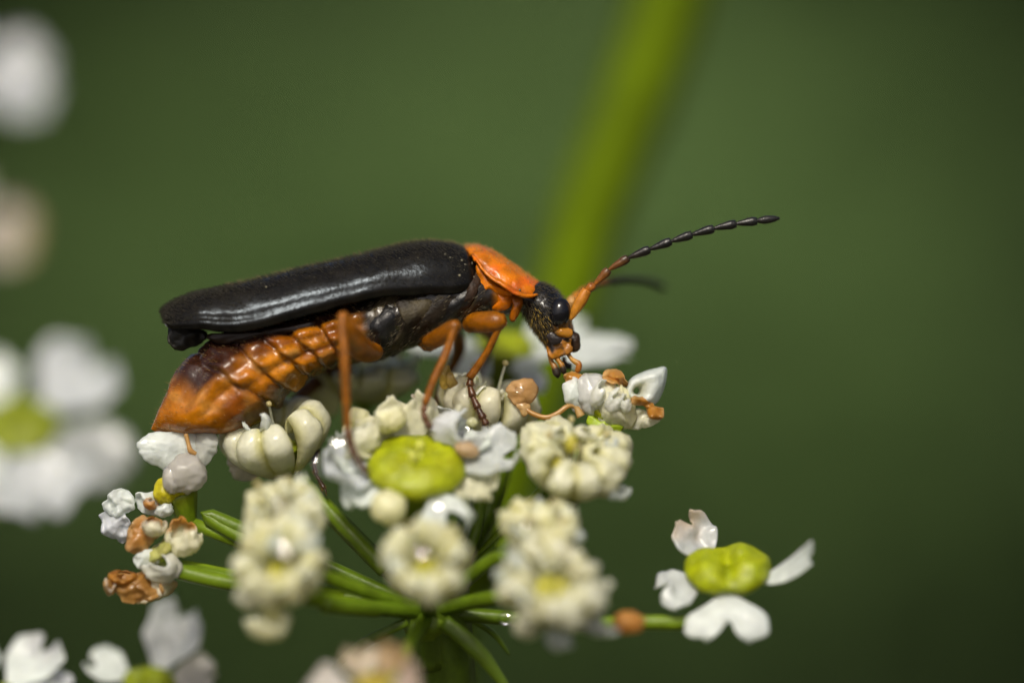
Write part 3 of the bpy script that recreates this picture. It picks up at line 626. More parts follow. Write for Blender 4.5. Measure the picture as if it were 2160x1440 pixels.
far_umbel('low white flowers with crumpled notched petals beside the umbel', (120, 1800), [
    (315, 1440, 0, (.05, -.55, .8), .55, [dict(az=68, L=1.25, Wd=1.3, a1=.5, a2=.1, col=(.70, .73, .70), crump=.12, cup=.3, notch=.15), dict(az=10, L=1.0, Wd=1.2, a1=.2, col=(.6, .58, .5), crump=.1), dict(az=160, L=1.0, Wd=1.1, a1=.2, col=WHITE, crump=.08), dict(az=250, L=1.0, Wd=1.1, col=WHITE)]),
    (-10, 1475, -.6, (.0, -.6, .8), .55, [dict(az=52, L=1.4, Wd=1.3, a1=.3, col=WHITE, crump=.12, tip=(.66, .68, .66), cup=.15), dict(az=15, L=1.3, Wd=1.1, a1=.05, col=(.70, .72, .74), crump=.08), dict(az=120, L=1.2, Wd=1.2, a1=.3, col=WHITE, crump=.1), dict(az=200, L=1.2, Wd=1.2, col=WHITE)])], 2.6)

# ------------------------------------------------------------------ the beetle
def axd(px): return float(np.interp(px, [330, 450, 800, 1000, 1120, 1210], [.30, .38, .75, .88, .75, .62]))
ST = [  # dorsal px, ventral px, half width in depth (mm)
    ((318, 905), (338, 915), .10), ((333, 868), (425, 915), .62), ((358, 818), (500, 912), .84), ((398, 757), (553, 888), .92), ((445, 712), (592, 858), .94),
    ((505, 690), (630, 822), .93), ((570, 672), (672, 795), .92), ((640, 655), (712, 778), .90), ((705, 636), (752, 768), .90), ((770, 612), (795, 762), .95),
    ((840, 590), (842, 744), 1.0), ((905, 568), (892, 722), 1.0), ((960, 556), (945, 702), .98), ((1005, 552), (1003, 690), .90), ((1050, 568), (1050, 672), .74),
    ((1088, 590), (1084, 662), .56), ((1118, 594), (1102, 662), .62), ((1150, 596), (1116, 684), .72), ((1178, 614), (1130, 703), .74), ((1197, 645), (1143, 720), .66),
    ((1207, 682), (1153, 736), .52), ((1214, 708), (1166, 748), .40), ((1212, 732), (1186, 752), .22)]
ctl = []
for (t_, b_, wd) in ST:
    d = axd((t_[0]+b_[0])/2); T = P(*t_, d); B = P(*b_, d); ctl.append(np.concatenate([(T+B)/2, (T-B)/2, [wd]]))
m_ = 320; Rr = crom(ctl, m_); nseg = 72
SEG = [0, 3.5, 4.55, 5.5, 6.4, 7.3, 8.2, 9.3]
G = []; CC = []
for i in range(m_):
    s = i/(m_-1)*(len(ST)-1); c, N, wd = Rr[i, :3], Rr[i, 3:6], Rr[i, 6]; row = []; cr = []
    for j in range(nseg):
        a = 2*PI*j/nseg; ca, sa = math.cos(a), -math.sin(a)       # sa < 0 : near side
        k = 1.0; p0 = c+N*ca+A(0, wd*sa, 0)
        ab = float(sst(9.3, 8.4, s))
        lobe = 0.; gr = 0.; idx = 0
        if ab > 0:
            idx = max(q for q in range(len(SEG)-1) if SEG[q] <= s or q == 0); sl = s+.22*ca+.16*nz(p0, 1.6, 4)+.05*nz(p0, 5, 4)
            idx = max([q for q in range(len(SEG)-1) if SEG[q] <= sl] or [0]); fr_ = float(np.clip((sl-SEG[idx])/(SEG[idx+1]-SEG[idx]), 0, 1))
            if idx >= 1:
                k += ab*(.075*(1-fr_)**1.6-.035)
                for ri, (c_r, wr_, am) in enumerate(((.32, .19, .17), (-.08, .15, .14), (-.46, .17, .10))):
                    h = random.Random(idx*7+ri*3).uniform(.5, 1.7); lf = (fr_+.18*ri) % 1.0 if ri == 1 else fr_
                    lobe += am*h*math.exp(-((ca-c_r)/wr_)**2)*math.sin(PI*lf)**.55
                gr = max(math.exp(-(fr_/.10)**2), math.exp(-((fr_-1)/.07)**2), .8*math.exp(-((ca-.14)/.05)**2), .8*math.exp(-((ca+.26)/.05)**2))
                k += ab*(lobe-.06-.05*gr+.09*fbm(p0, 2.3, 5)+.03*crease(p0, 2.2, 7))
            else:
                f = float(sst(1.0, 2.6, s)); yy = ca+.10*math.sin(s*1.7)+.06*nz(p0, 2, 3)
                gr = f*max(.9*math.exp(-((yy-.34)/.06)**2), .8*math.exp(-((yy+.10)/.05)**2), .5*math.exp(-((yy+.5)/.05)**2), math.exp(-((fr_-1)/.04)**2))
                k += -.07*gr+.055*f*math.sin(yy*9)+.06*fbm(p0, 1.5, 6)+.02*f*crease(p0, 1.8, 8)
        elif s < 14: k += .05*fbm(p0, 3, 8)
        else: k += .03*fbm(p0, 5, 9)
        p = c+(N*ca+A(0, wd*sa, 0))*k; row.append(p)
        # colour
        if s < 9.0:
            n1 = nz(p, 1.5, 21); cl = mixc(ORANGE, DORANGE, float(sst(-.2, .45, n1)))
            cl = mixc(cl, (.55, .27, .05), .45*float(sst(.15, .5, nz(p, 2.6, 25))))
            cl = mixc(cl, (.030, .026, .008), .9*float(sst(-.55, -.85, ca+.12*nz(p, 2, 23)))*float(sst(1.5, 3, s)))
            hh = random.Random(idx*11+int((ca+1)*2.6)).uniform(-.4, .5); cl = mixc(cl, (.54, .215, .010), max(0, hh)*float(idx > 0)); cl = mixc(cl, (.60, .36, .10), .6*float(idx > 0)*math.exp(-((ca+.16)/.10)**2)*float(sst(.1, .5, nz(p, 3, 28)+.2))); cl = mixc(cl, DORANGE, max(0, -hh))
            cl = mixc(cl, (.08, .022, .002), (.45+.5*random.Random(idx*5+int((ca+1)*3)).random())*gr)  # dark membrane in the grooves, with some of their shadow painted in
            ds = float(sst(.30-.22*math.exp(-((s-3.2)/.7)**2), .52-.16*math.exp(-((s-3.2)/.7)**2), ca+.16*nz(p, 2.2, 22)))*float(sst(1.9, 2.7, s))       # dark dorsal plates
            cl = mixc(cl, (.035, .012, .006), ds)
            cl = mixc(cl, (.02, .015, .01), float(sst(8.3, 9.0, s)))
        elif s < 13.6:
            cl = mixc((.014, .011, .008), KHAKI, .5*float(sst(.0, .5, nz(p, 3, 24))))
        elif s < 15.8:
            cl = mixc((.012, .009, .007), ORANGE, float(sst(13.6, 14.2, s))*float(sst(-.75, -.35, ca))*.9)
            cl = mixc(cl, (.012, .009, .007), float(sst(15.3, 15.8, s)))
        else:
            cl = mixc(BLACK, (.05, .028, .008), .6*float(sst(-.2, -.8, ca)))
            mo = float(sst(19.0, 20.0, s+.5*nz(p, 6, 26)))
            cl = mixc(cl, (.50, .21, .02), mo*float(sst(.95, .4, abs(ca)) *.0+1)*float(sst(.45, -.1, nz(p, 5, 27))))
        cr.append(cl)
    G.append(row); CC.append(cr)
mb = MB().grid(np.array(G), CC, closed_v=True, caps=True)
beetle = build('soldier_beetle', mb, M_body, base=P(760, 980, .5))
tag(beetle, 'orange and black soldier beetle feeding on the white umbel', 'beetle')
beetle_surface = np.array(G)

# wing cases
EL = [((346, 668), (350, 682), .18), ((362, 646), (364, 690), .55), ((412, 622), (415, 696), .85), ((470, 609), (480, 700), .98), ((520, 598), (530, 696), 1.03), ((640, 568), (650, 668), 1.08), ((760, 541), (772, 634), 1.10),
      ((830, 524), (846, 624), 1.10), ((890, 513), (910, 622), 1.08), ((945, 515), (966, 620), 1.0), ((980, 526), (998, 608), .85), ((994, 545), (1010, 590), .62)]
def wing_case(side):
    ctl = []
    for (t_, b_, wd) in EL:
        d = axd(t_[0]); ctl.append(np.concatenate([P(*t_, d), P(*b_, d), [wd, d]]))
    Rr = crom(ctl, 90); G = []; CC = []; nq = 34
    for i, r in enumerate(Rr):
        T, B, wd = r[:3], r[3:6], r[6]; row = []; cr = []
        B = B+A(0, 0, .04*nz(B, 1.3, 77)+.02*nz(B, 3.5, 78))
        for j in range(nq):
            q = j/(nq-1); tm = math.radians(float(np.interp(i, [0, 20, 60, 89], [76, 76, 96, 112]))); th = tm*q
            v = (1-math.cos(th))/(1-math.cos(tm))
            rf = float(sst(55, 12, i))*.8+.15; rid = rf*.035*math.exp(-((q-.90)/.04)**2)-rf*.03*math.exp(-((q-.82)/.05)**2)+.012*math.exp(-((q-.45)/.07)**2)
            y = side*(wd*math.sin(th)**.85*(1-.06*float(sst(.9, 1, q)))+rid)+side*.012
            p = T+(B-T)*(v-.02*math.sin(PI*q))+A(0, y, 0)
            p = p+A(0, side, .6)*.012*fbm(p, 2.2, 31+side)
            row.append(p); cr.append(mixc((.005, .005, .005), (.012, .010, .007), .5+.5*nz(p, 3, 32)))
        G.append(row); CC.append(cr)
    return np.array(G), CC
elG = {}
for side in (-1, 1):
    G, CC = wing_case(side); elG[side] = G
    mb = MB().grid(G, CC); o = build('wing_case', mb, M_elytra, beetle, solid=.05)
    o['label'] = 'black velvety wing case on the ' + ('near flank' if side < 0 else 'far flank')
# tips of the folded hind wings under the wing cases
mb = sheet([(356, 672), (380, 676), (410, 690), (438, 704), (425, 722), (400, 735), (376, 739), (360, 728), (354, 700)], .35, .12, col=(.022, .019, .012), crump=.05, seed=200, tilt=(.2, .2))
build('hind_wing', mb, M_wing, beetle, solid=.03)
mb = sheet([(440, 706), (520, 702), (600, 690), (660, 680), (650, 694), (580, 706), (500, 722), (450, 722)], -.15, .1, col=(.03, .014, .008), crump=.03, seed=201)
build('hind_wing', mb, M_wing, beetle, solid=.03)

# pronotum
TL = [((978, 523), (998, 540), .62), ((996, 519), (1006, 556), .80), ((1016, 521), (1024, 580), .95), ((1048, 536), (1050, 602), 1.02), ((1085, 560), (1082, 620), 1.0), ((1118, 583), (1112, 629), .86), ((1140, 600), (1136, 629), .55)]
ctl = [np.concatenate([P(*t_, axd(t_[0])), P(*e_, axd(t_[0])), [wd]]) for t_, e_, wd in TL]
Rr = crom(ctl, 44); G = []; CC = []; nq = 41
for i, r in enumerate(Rr):
    T, E, wd = r[:3], r[3:6], r[6]; row = []; cr = []; u = i/43
    for j in range(nq):
        q = -1+2*j/(nq-1); aq = abs(q)
        v = .55*aq**2.2+.45*aq**1.1
        p = T+(E-T)*v+A(0, q*wd*(1-.0*u), 0)
        n_ = A(0, q, .8)
        p = p+n_*(.045*math.exp(-((aq-.97)/.04)**2)-.08*math.exp(-((aq-.84)/.07)**2)+.05*math.exp(-((aq-.45)/.2)**2)*math.sin(PI*u))+n_*.035*fbm(p, 3.0, 41)
        row.append(p)
        cl = mixc(SHIELD, (.62, .12, .004), float(sst(0, .5, nz(p, 2.5, 42))))
        cl = mixc(cl, (.16, .05, .004), .8*math.exp(-((aq-.84)/.045)**2)*float(sst(-.4, .3, nz(p, 2.2, 43))))
        cl = mixc(cl, (.22, .07, .01), .7*float(sst(.06, .0, u))); cl = mixc(cl, (.20, .08, .02), .7*float(sst(.93, 1, u)))
        cr.append(cl)
    G.append(row); CC.append(cr)
proG = np.array(G)
pro = build('pronotum', MB().grid(proG, CC), M_shield, beetle, solid=.06); pro['label'] = 'bright orange saddle shaped shield behind the head'
near = beetle_surface[::2, :37].reshape(-1, 3)
def drape(mb, off):
    """lay a plate on the near side of the body: its own relief is kept on top of the body surface"""
    V = np.array(mb.v); d0 = np.median(V[:, 1]); out = []
    near2 = near
    for p in V:
        dd = (near2[:, 0]-p[0])**2+(near2[:, 2]-p[2])**2; idx = np.argpartition(dd, 24)[:24]
        w_ = 1/(dd[idx]+.002); y = float(np.sum(near2[idx, 1]*w_)/np.sum(w_))
        out.append((p[0], y+off+(p[1]-d0), p[2]))
    mb.v = out; return mb
# flank plates: outline px, depth, bulge, colour
def plate(name, ol, d, bulge, col, mat=M_body, tilt=(0, 0), seed=0, solid=.05, crump=.015, label=None, dr=None):
    mb = sheet(ol, d, bulge*1.6, col=col, crump=crump, seed=seed, tilt=tilt, rings=9, m=48, fray=.5)
    if dr is not None: drape(mb, dr)
    o = build(name, mb, mat, beetle, solid=solid)
    if label: o['label'] = label
    return o
plate('flank_plate', [(1006, 560), (1022, 578), (1050, 602), (1082, 622), (1060, 622), (1044, 616), (1030, 612), (1018, 616), (1012, 604), (1010, 585)], .12, .10, (.62, .175, .003), M_shield, seed=210)
plate('flank_plate', [(1006, 575), (1014, 600), (1026, 618), (1010, 640), (1000, 652), (992, 640), (996, 605)], .18, .12, (.50, .14, .003), M_shield, seed=211)
plate('flank_plate', [(1044, 614), (1072, 616), (1082, 622), (1074, 645), (1058, 655), (1040, 652), (1050, 636)], .2, .12, (.46, .12, .002), M_shield, seed=212)
plate('neck_collar', [(1078, 620), (1100, 622), (1102, 640), (1094, 660), (1084, 678), (1076, 670), (1082, 645)], .25, .12, (.36, .10, .003), M_shield, seed=213)
plate('flank_plate', [(1000, 640), (1022, 622), (1046, 614), (1050, 635), (1036, 652), (1010, 662), (990, 672)], .28, .08, (.022, .012, .007), M_black, seed=214)
plate('flank_plate', [(836, 634), (868, 626), (912, 636), (900, 668), (870, 705), (842, 742), (826, 752), (818, 742), (838, 700), (850, 665)], -.22, 0.110, lambda p: mixc((.055, .045, .025), (.016, .012, .008), float(sst(-.2, .35, nz(p, 3, 61)))), M_thorax, seed=215, crump=.04, dr=-.03)
plate('flank_plate', [(912, 636), (958, 630), (950, 660), (915, 695), (880, 722), (862, 722), (880, 690)], -.12, 0.075, (.020, .015, .010), M_thorax, seed=216, dr=-.03)
plate('flank_plate', [(955, 632), (1000, 602), (1008, 612), (985, 650), (940, 690), (905, 704), (930, 668)], -.12, 0.075, BLACK, M_black, seed=217, dr=-.03)
plate('flank_plate', [(998, 560), (1012, 580), (1008, 612), (990, 640), (960, 668), (975, 636), (992, 600)], -.02, 0.040, (.03, .017, .01), M_thorax, seed=218, dr=-.03)
plate('hip_plate', [(790, 662), (815, 640), (838, 650), (836, 690), (820, 730), (800, 752), (782, 750), (790, 715), (778, 690)], -.35, 0.125, BLACK, M_black, seed=219, dr=-.03)
plate('hip_plate', [(880, 700), (915, 690), (935, 700), (920, 732), (896, 738), (876, 722)], -.15, 0.100, (.3, .11, .01), M_body, seed=221, dr=-.03)
# head: eyes, mouthparts
for side, dd in ((-1, .08), (1, 1.30)):
    mb = MB(); ball(mb, P(1180, 659, dd), A(.225, 0, -.07), A(0, .22, 0), A(.08, 0, .30), (.006, .006, .008), nu=24, nv=30)
    build('eye', mb, M_eye, beetle)
mb = sheet([(1200, 700), (1214, 702), (1219, 722), (1216, 738), (1208, 742), (1204, 725)], .45, .12, col=(.035, .018, .008), crump=.02, seed=250); build('mandible', mb, M_black, beetle, solid=.08)
mb = sheet([(1160, 708), (1185, 702), (1205, 712), (1206, 735), (1190, 750), (1165, 752), (1156, 735)], .22, .16, col=lambda p: mixc((.34, .135, .012), (.03, .018, .01), float(sst(.05, .3, nz(p, 7, 71)))), crump=.05, seed=251); build('cheek', mb, M_body, beetle, solid=.06)
mb = sheet([(1155, 706), (1172, 706), (1188, 716), (1182, 726), (1164, 724)], .02, .05, col=(.015, .010, .008), crump=.02, seed=252, m=24); build('cheek', mb, M_black, beetle, solid=.03)  # dark sheet painted in for the black hole at the mouth
mb = sheet([(1165, 694), (1195, 690), (1208, 696), (1206, 708), (1185, 710), (1168, 704)], .12, .1, col=(.34, .14, .010), crump=.05, seed=253, m=24); build('cheek', mb, M_body, beetle, solid=.04)
for (pts, rad, c1, c2) in [
        ([(1160, 745, .3), (1163, 762, .28), (1169, 772, .26), (1175, 788, .25), (1177, 797, .25)], [.06, .05, .07, .085, .02], (.35, .16, .02), (.02, .014, .008)),
        ([(1172, 750, .25), (1180, 763, .2), (1185, 770, .18), (1189, 782, .18), (1192, 790, .18)], [.07, .05, .06, .065, .02], (.40, .18, .02), (.02, .014, .008)),
        ([(1196, 742, .3), (1205, 756, .25), (1214, 763, .22), (1221, 768, .2), (1219, 780, .2), (1213, 779, .2)], [.05, .045, .06, .065, .06, .02], (.40, .20, .03), (.30, .10, .01)),
        ([(1190, 752, .8), (1190, 762, .8), (1195, 770, .8), (1206, 773, .8)], [.05, .05, .08, .06], (.1, .05, .02), (.015, .012, .008))]:
    mb = MB(); tube(mb, [P(*p) for p in pts], rad, lambda u, c1=c1, c2=c2: mixc(c1, c2, float(sst(.45, .62, u))), n=12, m=26); build('palp', mb, M_leg, beetle)
# antennae
def antenna(joints, dfn, scale=1.0, label=None):
    mb = MB(); k = len(joints)-1
    for i in range(k):
        a, b = joints[i], joints[i+1]
        p0 = P(a[0], a[1], dfn(i/k)); p1 = P(b[0], b[1], dfn((i+1)/k)); ax = p1-p0
        if i == 0: rr = [.05, .10, .13, .10]; c1, c2 = (.50, .21, .02), (.42, .15, .012)
        elif i == 1: rr = [.06, .085, .09, .05]; c1, c2 = (.38, .13, .012), (.28, .09, .01)
        else:
            s = 1 if i < k-1 else .85; rr = [.020*s, .042*s, .058*s, .070*s, .080*s, .066*s] if i < k-1 else [.022, .055, .07, .066, .05, .015]
            f = float(sst(2, 4.2, i)); c1 = mixc((.35, .12, .012), (.012, .010, .008), f); c2 = mixc((.06, .03, .012), (.010, .010, .010), f)
        rr = [x*scale*(1.22 if i > 1 else 1) for x in rr]; n_ = len(rr)
        tube(mb, [p0-ax*.03+ax*1.04*t for t in np.linspace(0, 1, n_)], rr, lambda u, c1=c1, c2=c2: mixc(c1, c2, u), n=12, m=18, ell=.85)
    o = build('antenna', mb, M_leg, beetle)
    if label: o['label'] = label
    return o
J = [(1203, 672), (1238, 612), (1254, 600), (1284, 569), (1325, 544), (1370, 526), (1415, 509), (1459, 495), (1505, 482), (1552, 472), (1596, 466), (1644, 460)]
antenna(J, lambda u: .10-.15*u+.35*u*u, label='long dark jointed antenna raised in sharp focus')
J2 = [(1200, 655), (1218, 622), (1236, 608), (1258, 599), (1282, 593), (1304, 590), (1326, 588), (1348, 589), (1366, 591), (1380, 595), (1392, 600), (1402, 606)]
antenna(J2, lambda u: .75+3.2*u**.8, scale=.95, label='far antenna pointing forwards out of focus')
mb = MB(); ball(mb, P(1206, 640, .85), A(.10, 0, .1), A(0, .12, 0), A(-.08, 0, .14), (.42, .22, .06)); build('antenna_socket', mb, M_leg, beetle)

# legs
LO = (.28, .092, .001); LD = (.12, .034, .001); LT = (.055, .022, .011); LK = (.03, .014, .008)
def leg(femur, fr_, tibia, tr, tarsus, tar, label, cols=(LO, LO, LT), kn=.0):
    mb = MB(); fr_ = [x*.93 for x in fr_]; tr = [x*.82 for x in tr]; tar = [x*.85 for x in tar]
    tube(mb, [P(*p) for p in femur], fr_, lambda u: mixc(cols[0], LD, .35*abs(math.sin(u*3))), n=18, m=26, ell=1.0)
    tube(mb, [P(*p) for p in tibia], tr, lambda u: mixc(cols[1], cols[2], .35*u*u), n=14, m=26)
    tp = crom([P(*p) for p in tarsus], 6); nr = len(tp)-1
    for i in range(nr):
        a, b = tp[i], tp[i+1]; r = np.interp(i/nr, np.linspace(0, 1, len(tar)), tar); ax = b-a
        tube(mb, [a-ax*.08, a+ax*.35, a+ax*.8, b], [r*.75, r*.9, r*1.2, r*.8], lambda u, i=i: mixc(mixc(cols[1], cols[2], min(1, .45+.2*i)), cols[2], u), n=12, m=12)
    e = tp[-1]; dv = unit(tp[-1]-tp[-2])
    for sgn in (-1, 1):
        tube(mb, [e-dv*.03, e+dv*.06+A(0, sgn*.05, .01), e+dv*.10+A(0, sgn*.06, -.05)], [.028, .02, .006], LK, n=6, m=8)
    o = build('leg', mb, M_leg, beetle); o['label'] = label; return o
leg([(990, 684, .30), (1005, 680, .05), (1030, 679, -.15), (1050, 677, -.28), (1066, 672, -.32)], [.19, .24, .25, .23, .12],
    [(1062, 674, -.32), (1052, 692, -.30), (1030, 738, -.2), (1008, 772, -.1), (990, 797, -.05)], [.10, .085, .088, .10, .11],
    [(992, 796, -.05), (992, 820, -.06), (1003, 850, -.12), (1018, 880, -.2), (1026, 896, -.22)], [.085, .085, .085, .09, .06], 'orange front leg with dark brown foot on the near side')
leg([(903, 722, .1), (918, 716, -.25), (938, 704, -.55), (956, 690, -.78), (966, 682, -.85)], [.16, .20, .21, .17, .10],
    [(964, 682, -.85), (955, 704, -.86), (938, 752, -.9), (915, 800, -.95), (897, 852, -.98)], [.11, .11, .105, .10, .09],
    [(896, 850, -.98), (894, 872, -1.0), (901, 893, -1.0), (918, 909, -1.0), (950, 918, -1.0)], [.075, .075, .075, .08, .06], 'orange middle leg with curled brown foot on the near side')
leg([(792, 742, .0), (770, 740, -.45), (748, 722, -.95), (732, 692, -1.35), (722, 662, -1.55)], [.20, .26, .28, .22, .11],
    [(724, 664, -1.55), (722, 690, -1.6), (727, 760, -1.7), (730, 840, -1.7), (733, 905, -1.65)], [.11, .115, .12, .105, .09],
    [(733, 903, -1.65), (737, 925, -1.65), (743, 948, -1.65), (754, 968, -1.68), (772, 994, -1.7)], [.085, .08, .075, .075, .06], 'orange hind leg standing on the wide open floret')
far = ((.16, .06, .006), (.12, .045, .006), (.03, .015, .008))  # far legs: the orange darkened, shade painted into the colour
leg([(955, 700, 1.2), (965, 712, 1.5), (968, 735, 1.8), (960, 760, 2.0), (948, 785, 2.1)], [.14, .16, .15, .12, .09],
    [(950, 780, 2.1), (940, 795, 1.9), (930, 812, 1.6), (925, 825, 1.4), (923, 832, 1.3)], [.08, .08, .075, .07, .06],
    [(923, 830, 1.3), (921, 840, 1.2), (919, 850, 1.1), (917, 860, 1.0)], [.055, .05, .045], 'dark far leg behind the middle leg', far)
leg([(745, 745, 1.4), (700, 780, 1.8), (660, 810, 2.0), (625, 842, 1.9), (612, 852, 1.8)], [.16, .18, .18, .14, .10],
    [(612, 850, 1.8), (630, 858, 1.6), (650, 870, 1.35), (664, 884, 1.1), (672, 905, .95)], [.11, .12, .12, .10, .08],
    [(672, 902, .95), (673, 930, .75), (668, 955, .55), (661, 972, .4), (666, 1000, .2), (684, 1030, 0)], [.06, .055, .05, .045], 'dark brown far hind leg bent under the abdomen', ((.10, .04, .008), (.06, .025, .008), (.03, .015, .008)))  # shade painted into this leg's colour, darker still
leg([(1010, 684, 1.2), (1030, 700, 1.7), (1040, 715, 2.1)], [.13, .15, .1],
    [(1040, 712, 2.1), (1030, 740, 2.4), (1012, 790, 2.2), (1003, 812, 1.8)], [.08, .08, .08, .07],
    [(1003, 810, 1.8), (1000, 830, 1.5), (1005, 842, 1.2)], [.06, .05, .045], 'dim far front leg mostly hidden behind the near one', far)

LIMBS = [q for q in beetle.children if q.name.startswith(('leg', 'antenna'))]
# fine hairs: thin tapered spikes in one mesh per body region
def hairs(name, pts, dirs, length, rad, col, seed=1):
    r_ = random.Random(seed); mb = MB()
    for p, dv in zip(pts, dirs):
        L = length*r_.uniform(.5, 1.3); dv = unit(unit(dv)+A(r_.uniform(-1, 1), r_.uniform(-1, 1), r_.uniform(-1, 1))*.22)
        s = unit(np.cross(dv, A(.3, 1, .2))); t = np.cross(dv, s); c = mixc(col, (col[0]*.5, col[1]*.5, col[2]*.5), r_.random())
        bend = unit(A(-.6, 0, .25))*L*.25
        V = []
        for q, rr in ((-.05, 1), (.5, .8)):
            for a in (0, 2.1, 4.2): V.append(p+dv*L*q+bend*q*q+(s*math.cos(a)+t*math.sin(a))*rad*rr)
        V.append(p+dv*L+bend)
        mb.add(V, [(0, 1, 4, 3), (1, 2, 5, 4), (2, 0, 3, 5), (3, 4, 6), (4, 5, 6), (5, 3, 6)], c)
    o = build(name, mb, M_hair, beetle); o['kind'] = 'stuff'; return o
def sample(G, n, i0, i1, j0, j1, seed, flip=1):
    r_ = random.Random(seed); P_, D_ = [], []
    m, k = G.shape[:2]
    for _ in range(n):
        i = r_.uniform(i0, i1)*(m-2); j = r_.uniform(j0, j1)*(k-2); a, b = int(i), int(j); f, g = i-a, j-b
        p = (G[a, b]*(1-f)+G[a+1, b]*f)*(1-g)+(G[a, b+1]*(1-f)+G[a+1, b+1]*f)*g
        nn = np.cross(G[a+1, b]-G[a, b], G[a, b+1]-G[a, b]); l = np.linalg.norm(nn)
        if l < 1e-9: continue
        nn = nn/l*flip; P_.append(p); D_.append(nn)
    return P_, D_
for side in (-1, 1):
    Gs = elG[side]
    p, dv = sample(Gs, 4200, .02, .98, .0, .95, 5+side)
    dv = [(d if d[2]*1.0-side*(-1)*0 > -.2 and (d[2] > 0 or d[1]*side > 0) else -d)*.55+A(-.75, 0, .1) for d in dv]
    hairs('hair', p, dv, .105, .0065, (.06, .052, .034), 5+side)
for side in (-1, 1):
    p, dv = sample(elG[side], 1500, .02, .98, .0, .38, 31+side)
    hairs('hair', p, [A(-.85, side*.2, .42) for _ in p], .13, .006, (.05, .045, .022), 41+side)
p, dv = sample(elG[-1], 500, .3, .98, .0, .08, 11); hairs('hair', p, [A(-.5, 0, .9) for _ in p], .12, .005, (.34, .27, .12), 12)
p, dv = sample(proG, 500, .02, .95, .2, .98, 13); dv = [(d if d[2] > 0 else -d)+A(.1, 0, .2) for d in dv]; hairs('hair', p, dv, .10, .005, (.62, .40, .14), 14)
nst = len(ST)-1
def bs(s): return s/nst
p, dv = sample(beetle_surface, 900, bs(16), bs(19.6), .0, .5, 15)
cen = P(1150, 655, .75); hairs('hair', p, [unit(q-cen)*.6+A(.55, -.2, -.45) for q in p], .15, .0045, (.15, .12, .07), 16)
p, dv = sample(beetle_surface, 200, bs(17), bs(21), .27, .5, 17); hairs('hair', p, [unit(q-cen)*.5+A(.5, -.3, -.6) for q in p], .14, .006, (.62, .42, .08), 18)
p, dv = sample(beetle_surface, 700, bs(8.8), bs(13.5), .12, .6, 19); hairs('hair', p, [A(-.5, -.5, -.5) for q in p], .10, .005, (.30, .25, .15), 20)
p, dv = sample(beetle_surface, 700, bs(.3), bs(8.8), .0, .55, 21); cen2 = lambda q: q-A(q[0], axd(1080+q[0]*100), q[2])
hairs('hair', p, [A(-.6, -.5, .2) for q in p], .08, .004, (.60, .42, .16), 22)

bb = np.array(beetle['_b'])
for k, lo in enumerate(LIMBS):
    if lo.name.startswith('antenna_socket'): continue
    r_ = random.Random(300+k); ant = lo.name.startswith('antenna'); nv = len(lo.data.vertices)
    pk = [lo.data.vertices[r_.randrange(nv)] for _ in range(420)]
    ax = A(.9, 0, .3) if ant else A(0, 0, -.9)
    hairs('hair', [np.array(v.co)+bb for v in pk], [np.array(v.normal)*.8+ax*.7 for v in pk], .05 if ant else .07, .004, (.05, .04, .03) if ant else (.36, .17, .03), 400+k)

mb = MB(); r_ = random.Random(77)
for Gs, n_, rng_ in ((elG[-1], 22, (.82, .99, .45, .95)), (elG[-1], 12, (.3, .85, .1, .6)), (proG, 10, (.1, .9, .05, .5))):
    p, dv = sample(Gs, n_, *rng_, 78)
    for q in p:
        rr = r_.choice((.008, .010, .012, .015, .03)); ball(mb, q+A(0, -.02, .015), A(rr, 0, 0), A(0, rr, 0), A(0, 0, rr), mixc((.30, .28, .18), (.12, .11, .08), r_.random()), nu=5, nv=6)
o = build('pollen', mb, M_hair, beetle); o['kind'] = 'stuff'

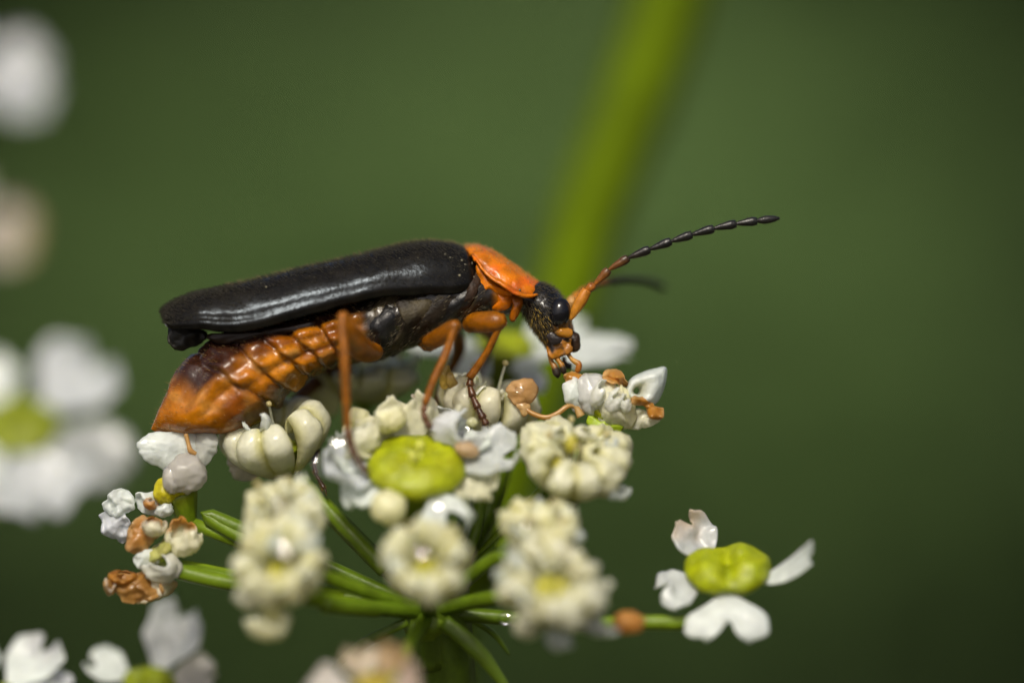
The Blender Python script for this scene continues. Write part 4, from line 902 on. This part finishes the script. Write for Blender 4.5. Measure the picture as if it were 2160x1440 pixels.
# ------------------------------------------------------------------ water droplets
bpy.context.view_layer.update()
DEP = bpy.context.evaluated_depsgraph_get()
def drop(px, py, d, r, label, flat=.16):
    """bead of water lying on whatever petal is at that spot, flattened and turned to glint in the sun"""
    o0 = RX @ Vector((0, -DIST, 0)); dv = ((RX @ Vector(P(px, py, 0)))-o0).normalized()
    hit, loc, nrm, *_ = S.ray_cast(DEP, o0, dv)
    inv = RX.inverted()
    if hit:
        c = np.array(inv @ loc); n_ = unit(np.array(inv.to_3x3() @ nrm))
        if n_[1] > 0: n_ = -n_
    else:
        c = P(px, py, d); n_ = A(0, -1, 0)
    hv = unit(np.array(inv.to_3x3() @ SUN_DIR)+A(0, -1, 0)); n_ = unit(n_*(.45 if flat > .12 else .06)+hv*.75)       # cap turned between sun and camera, so the glint is shaped in
    e1 = unit(np.cross(n_, A(.2, .1, 1))); e2 = np.cross(n_, e1)
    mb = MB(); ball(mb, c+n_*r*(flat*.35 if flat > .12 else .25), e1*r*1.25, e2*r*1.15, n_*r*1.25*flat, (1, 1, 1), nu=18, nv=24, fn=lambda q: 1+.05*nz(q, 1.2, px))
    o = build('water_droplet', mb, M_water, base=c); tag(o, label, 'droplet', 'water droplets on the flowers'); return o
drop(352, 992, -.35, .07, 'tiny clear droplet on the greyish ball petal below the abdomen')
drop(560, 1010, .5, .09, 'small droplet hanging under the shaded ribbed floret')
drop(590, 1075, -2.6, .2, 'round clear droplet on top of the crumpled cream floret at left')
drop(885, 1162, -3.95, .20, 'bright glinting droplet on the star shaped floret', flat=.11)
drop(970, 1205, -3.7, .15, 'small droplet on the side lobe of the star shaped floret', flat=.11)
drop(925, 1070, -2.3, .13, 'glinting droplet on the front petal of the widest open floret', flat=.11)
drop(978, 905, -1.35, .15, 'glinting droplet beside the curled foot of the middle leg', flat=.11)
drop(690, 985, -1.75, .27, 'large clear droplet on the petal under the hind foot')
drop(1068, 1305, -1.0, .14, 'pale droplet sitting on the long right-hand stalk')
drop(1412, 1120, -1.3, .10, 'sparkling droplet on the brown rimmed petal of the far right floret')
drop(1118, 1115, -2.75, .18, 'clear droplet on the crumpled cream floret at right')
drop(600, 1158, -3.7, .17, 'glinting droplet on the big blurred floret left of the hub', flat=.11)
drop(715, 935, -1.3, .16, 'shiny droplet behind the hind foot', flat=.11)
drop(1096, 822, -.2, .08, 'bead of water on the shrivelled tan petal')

for o in bpy.data.objects:
    for k in ('_b', '_tip'):
        if k in o: del o[k]
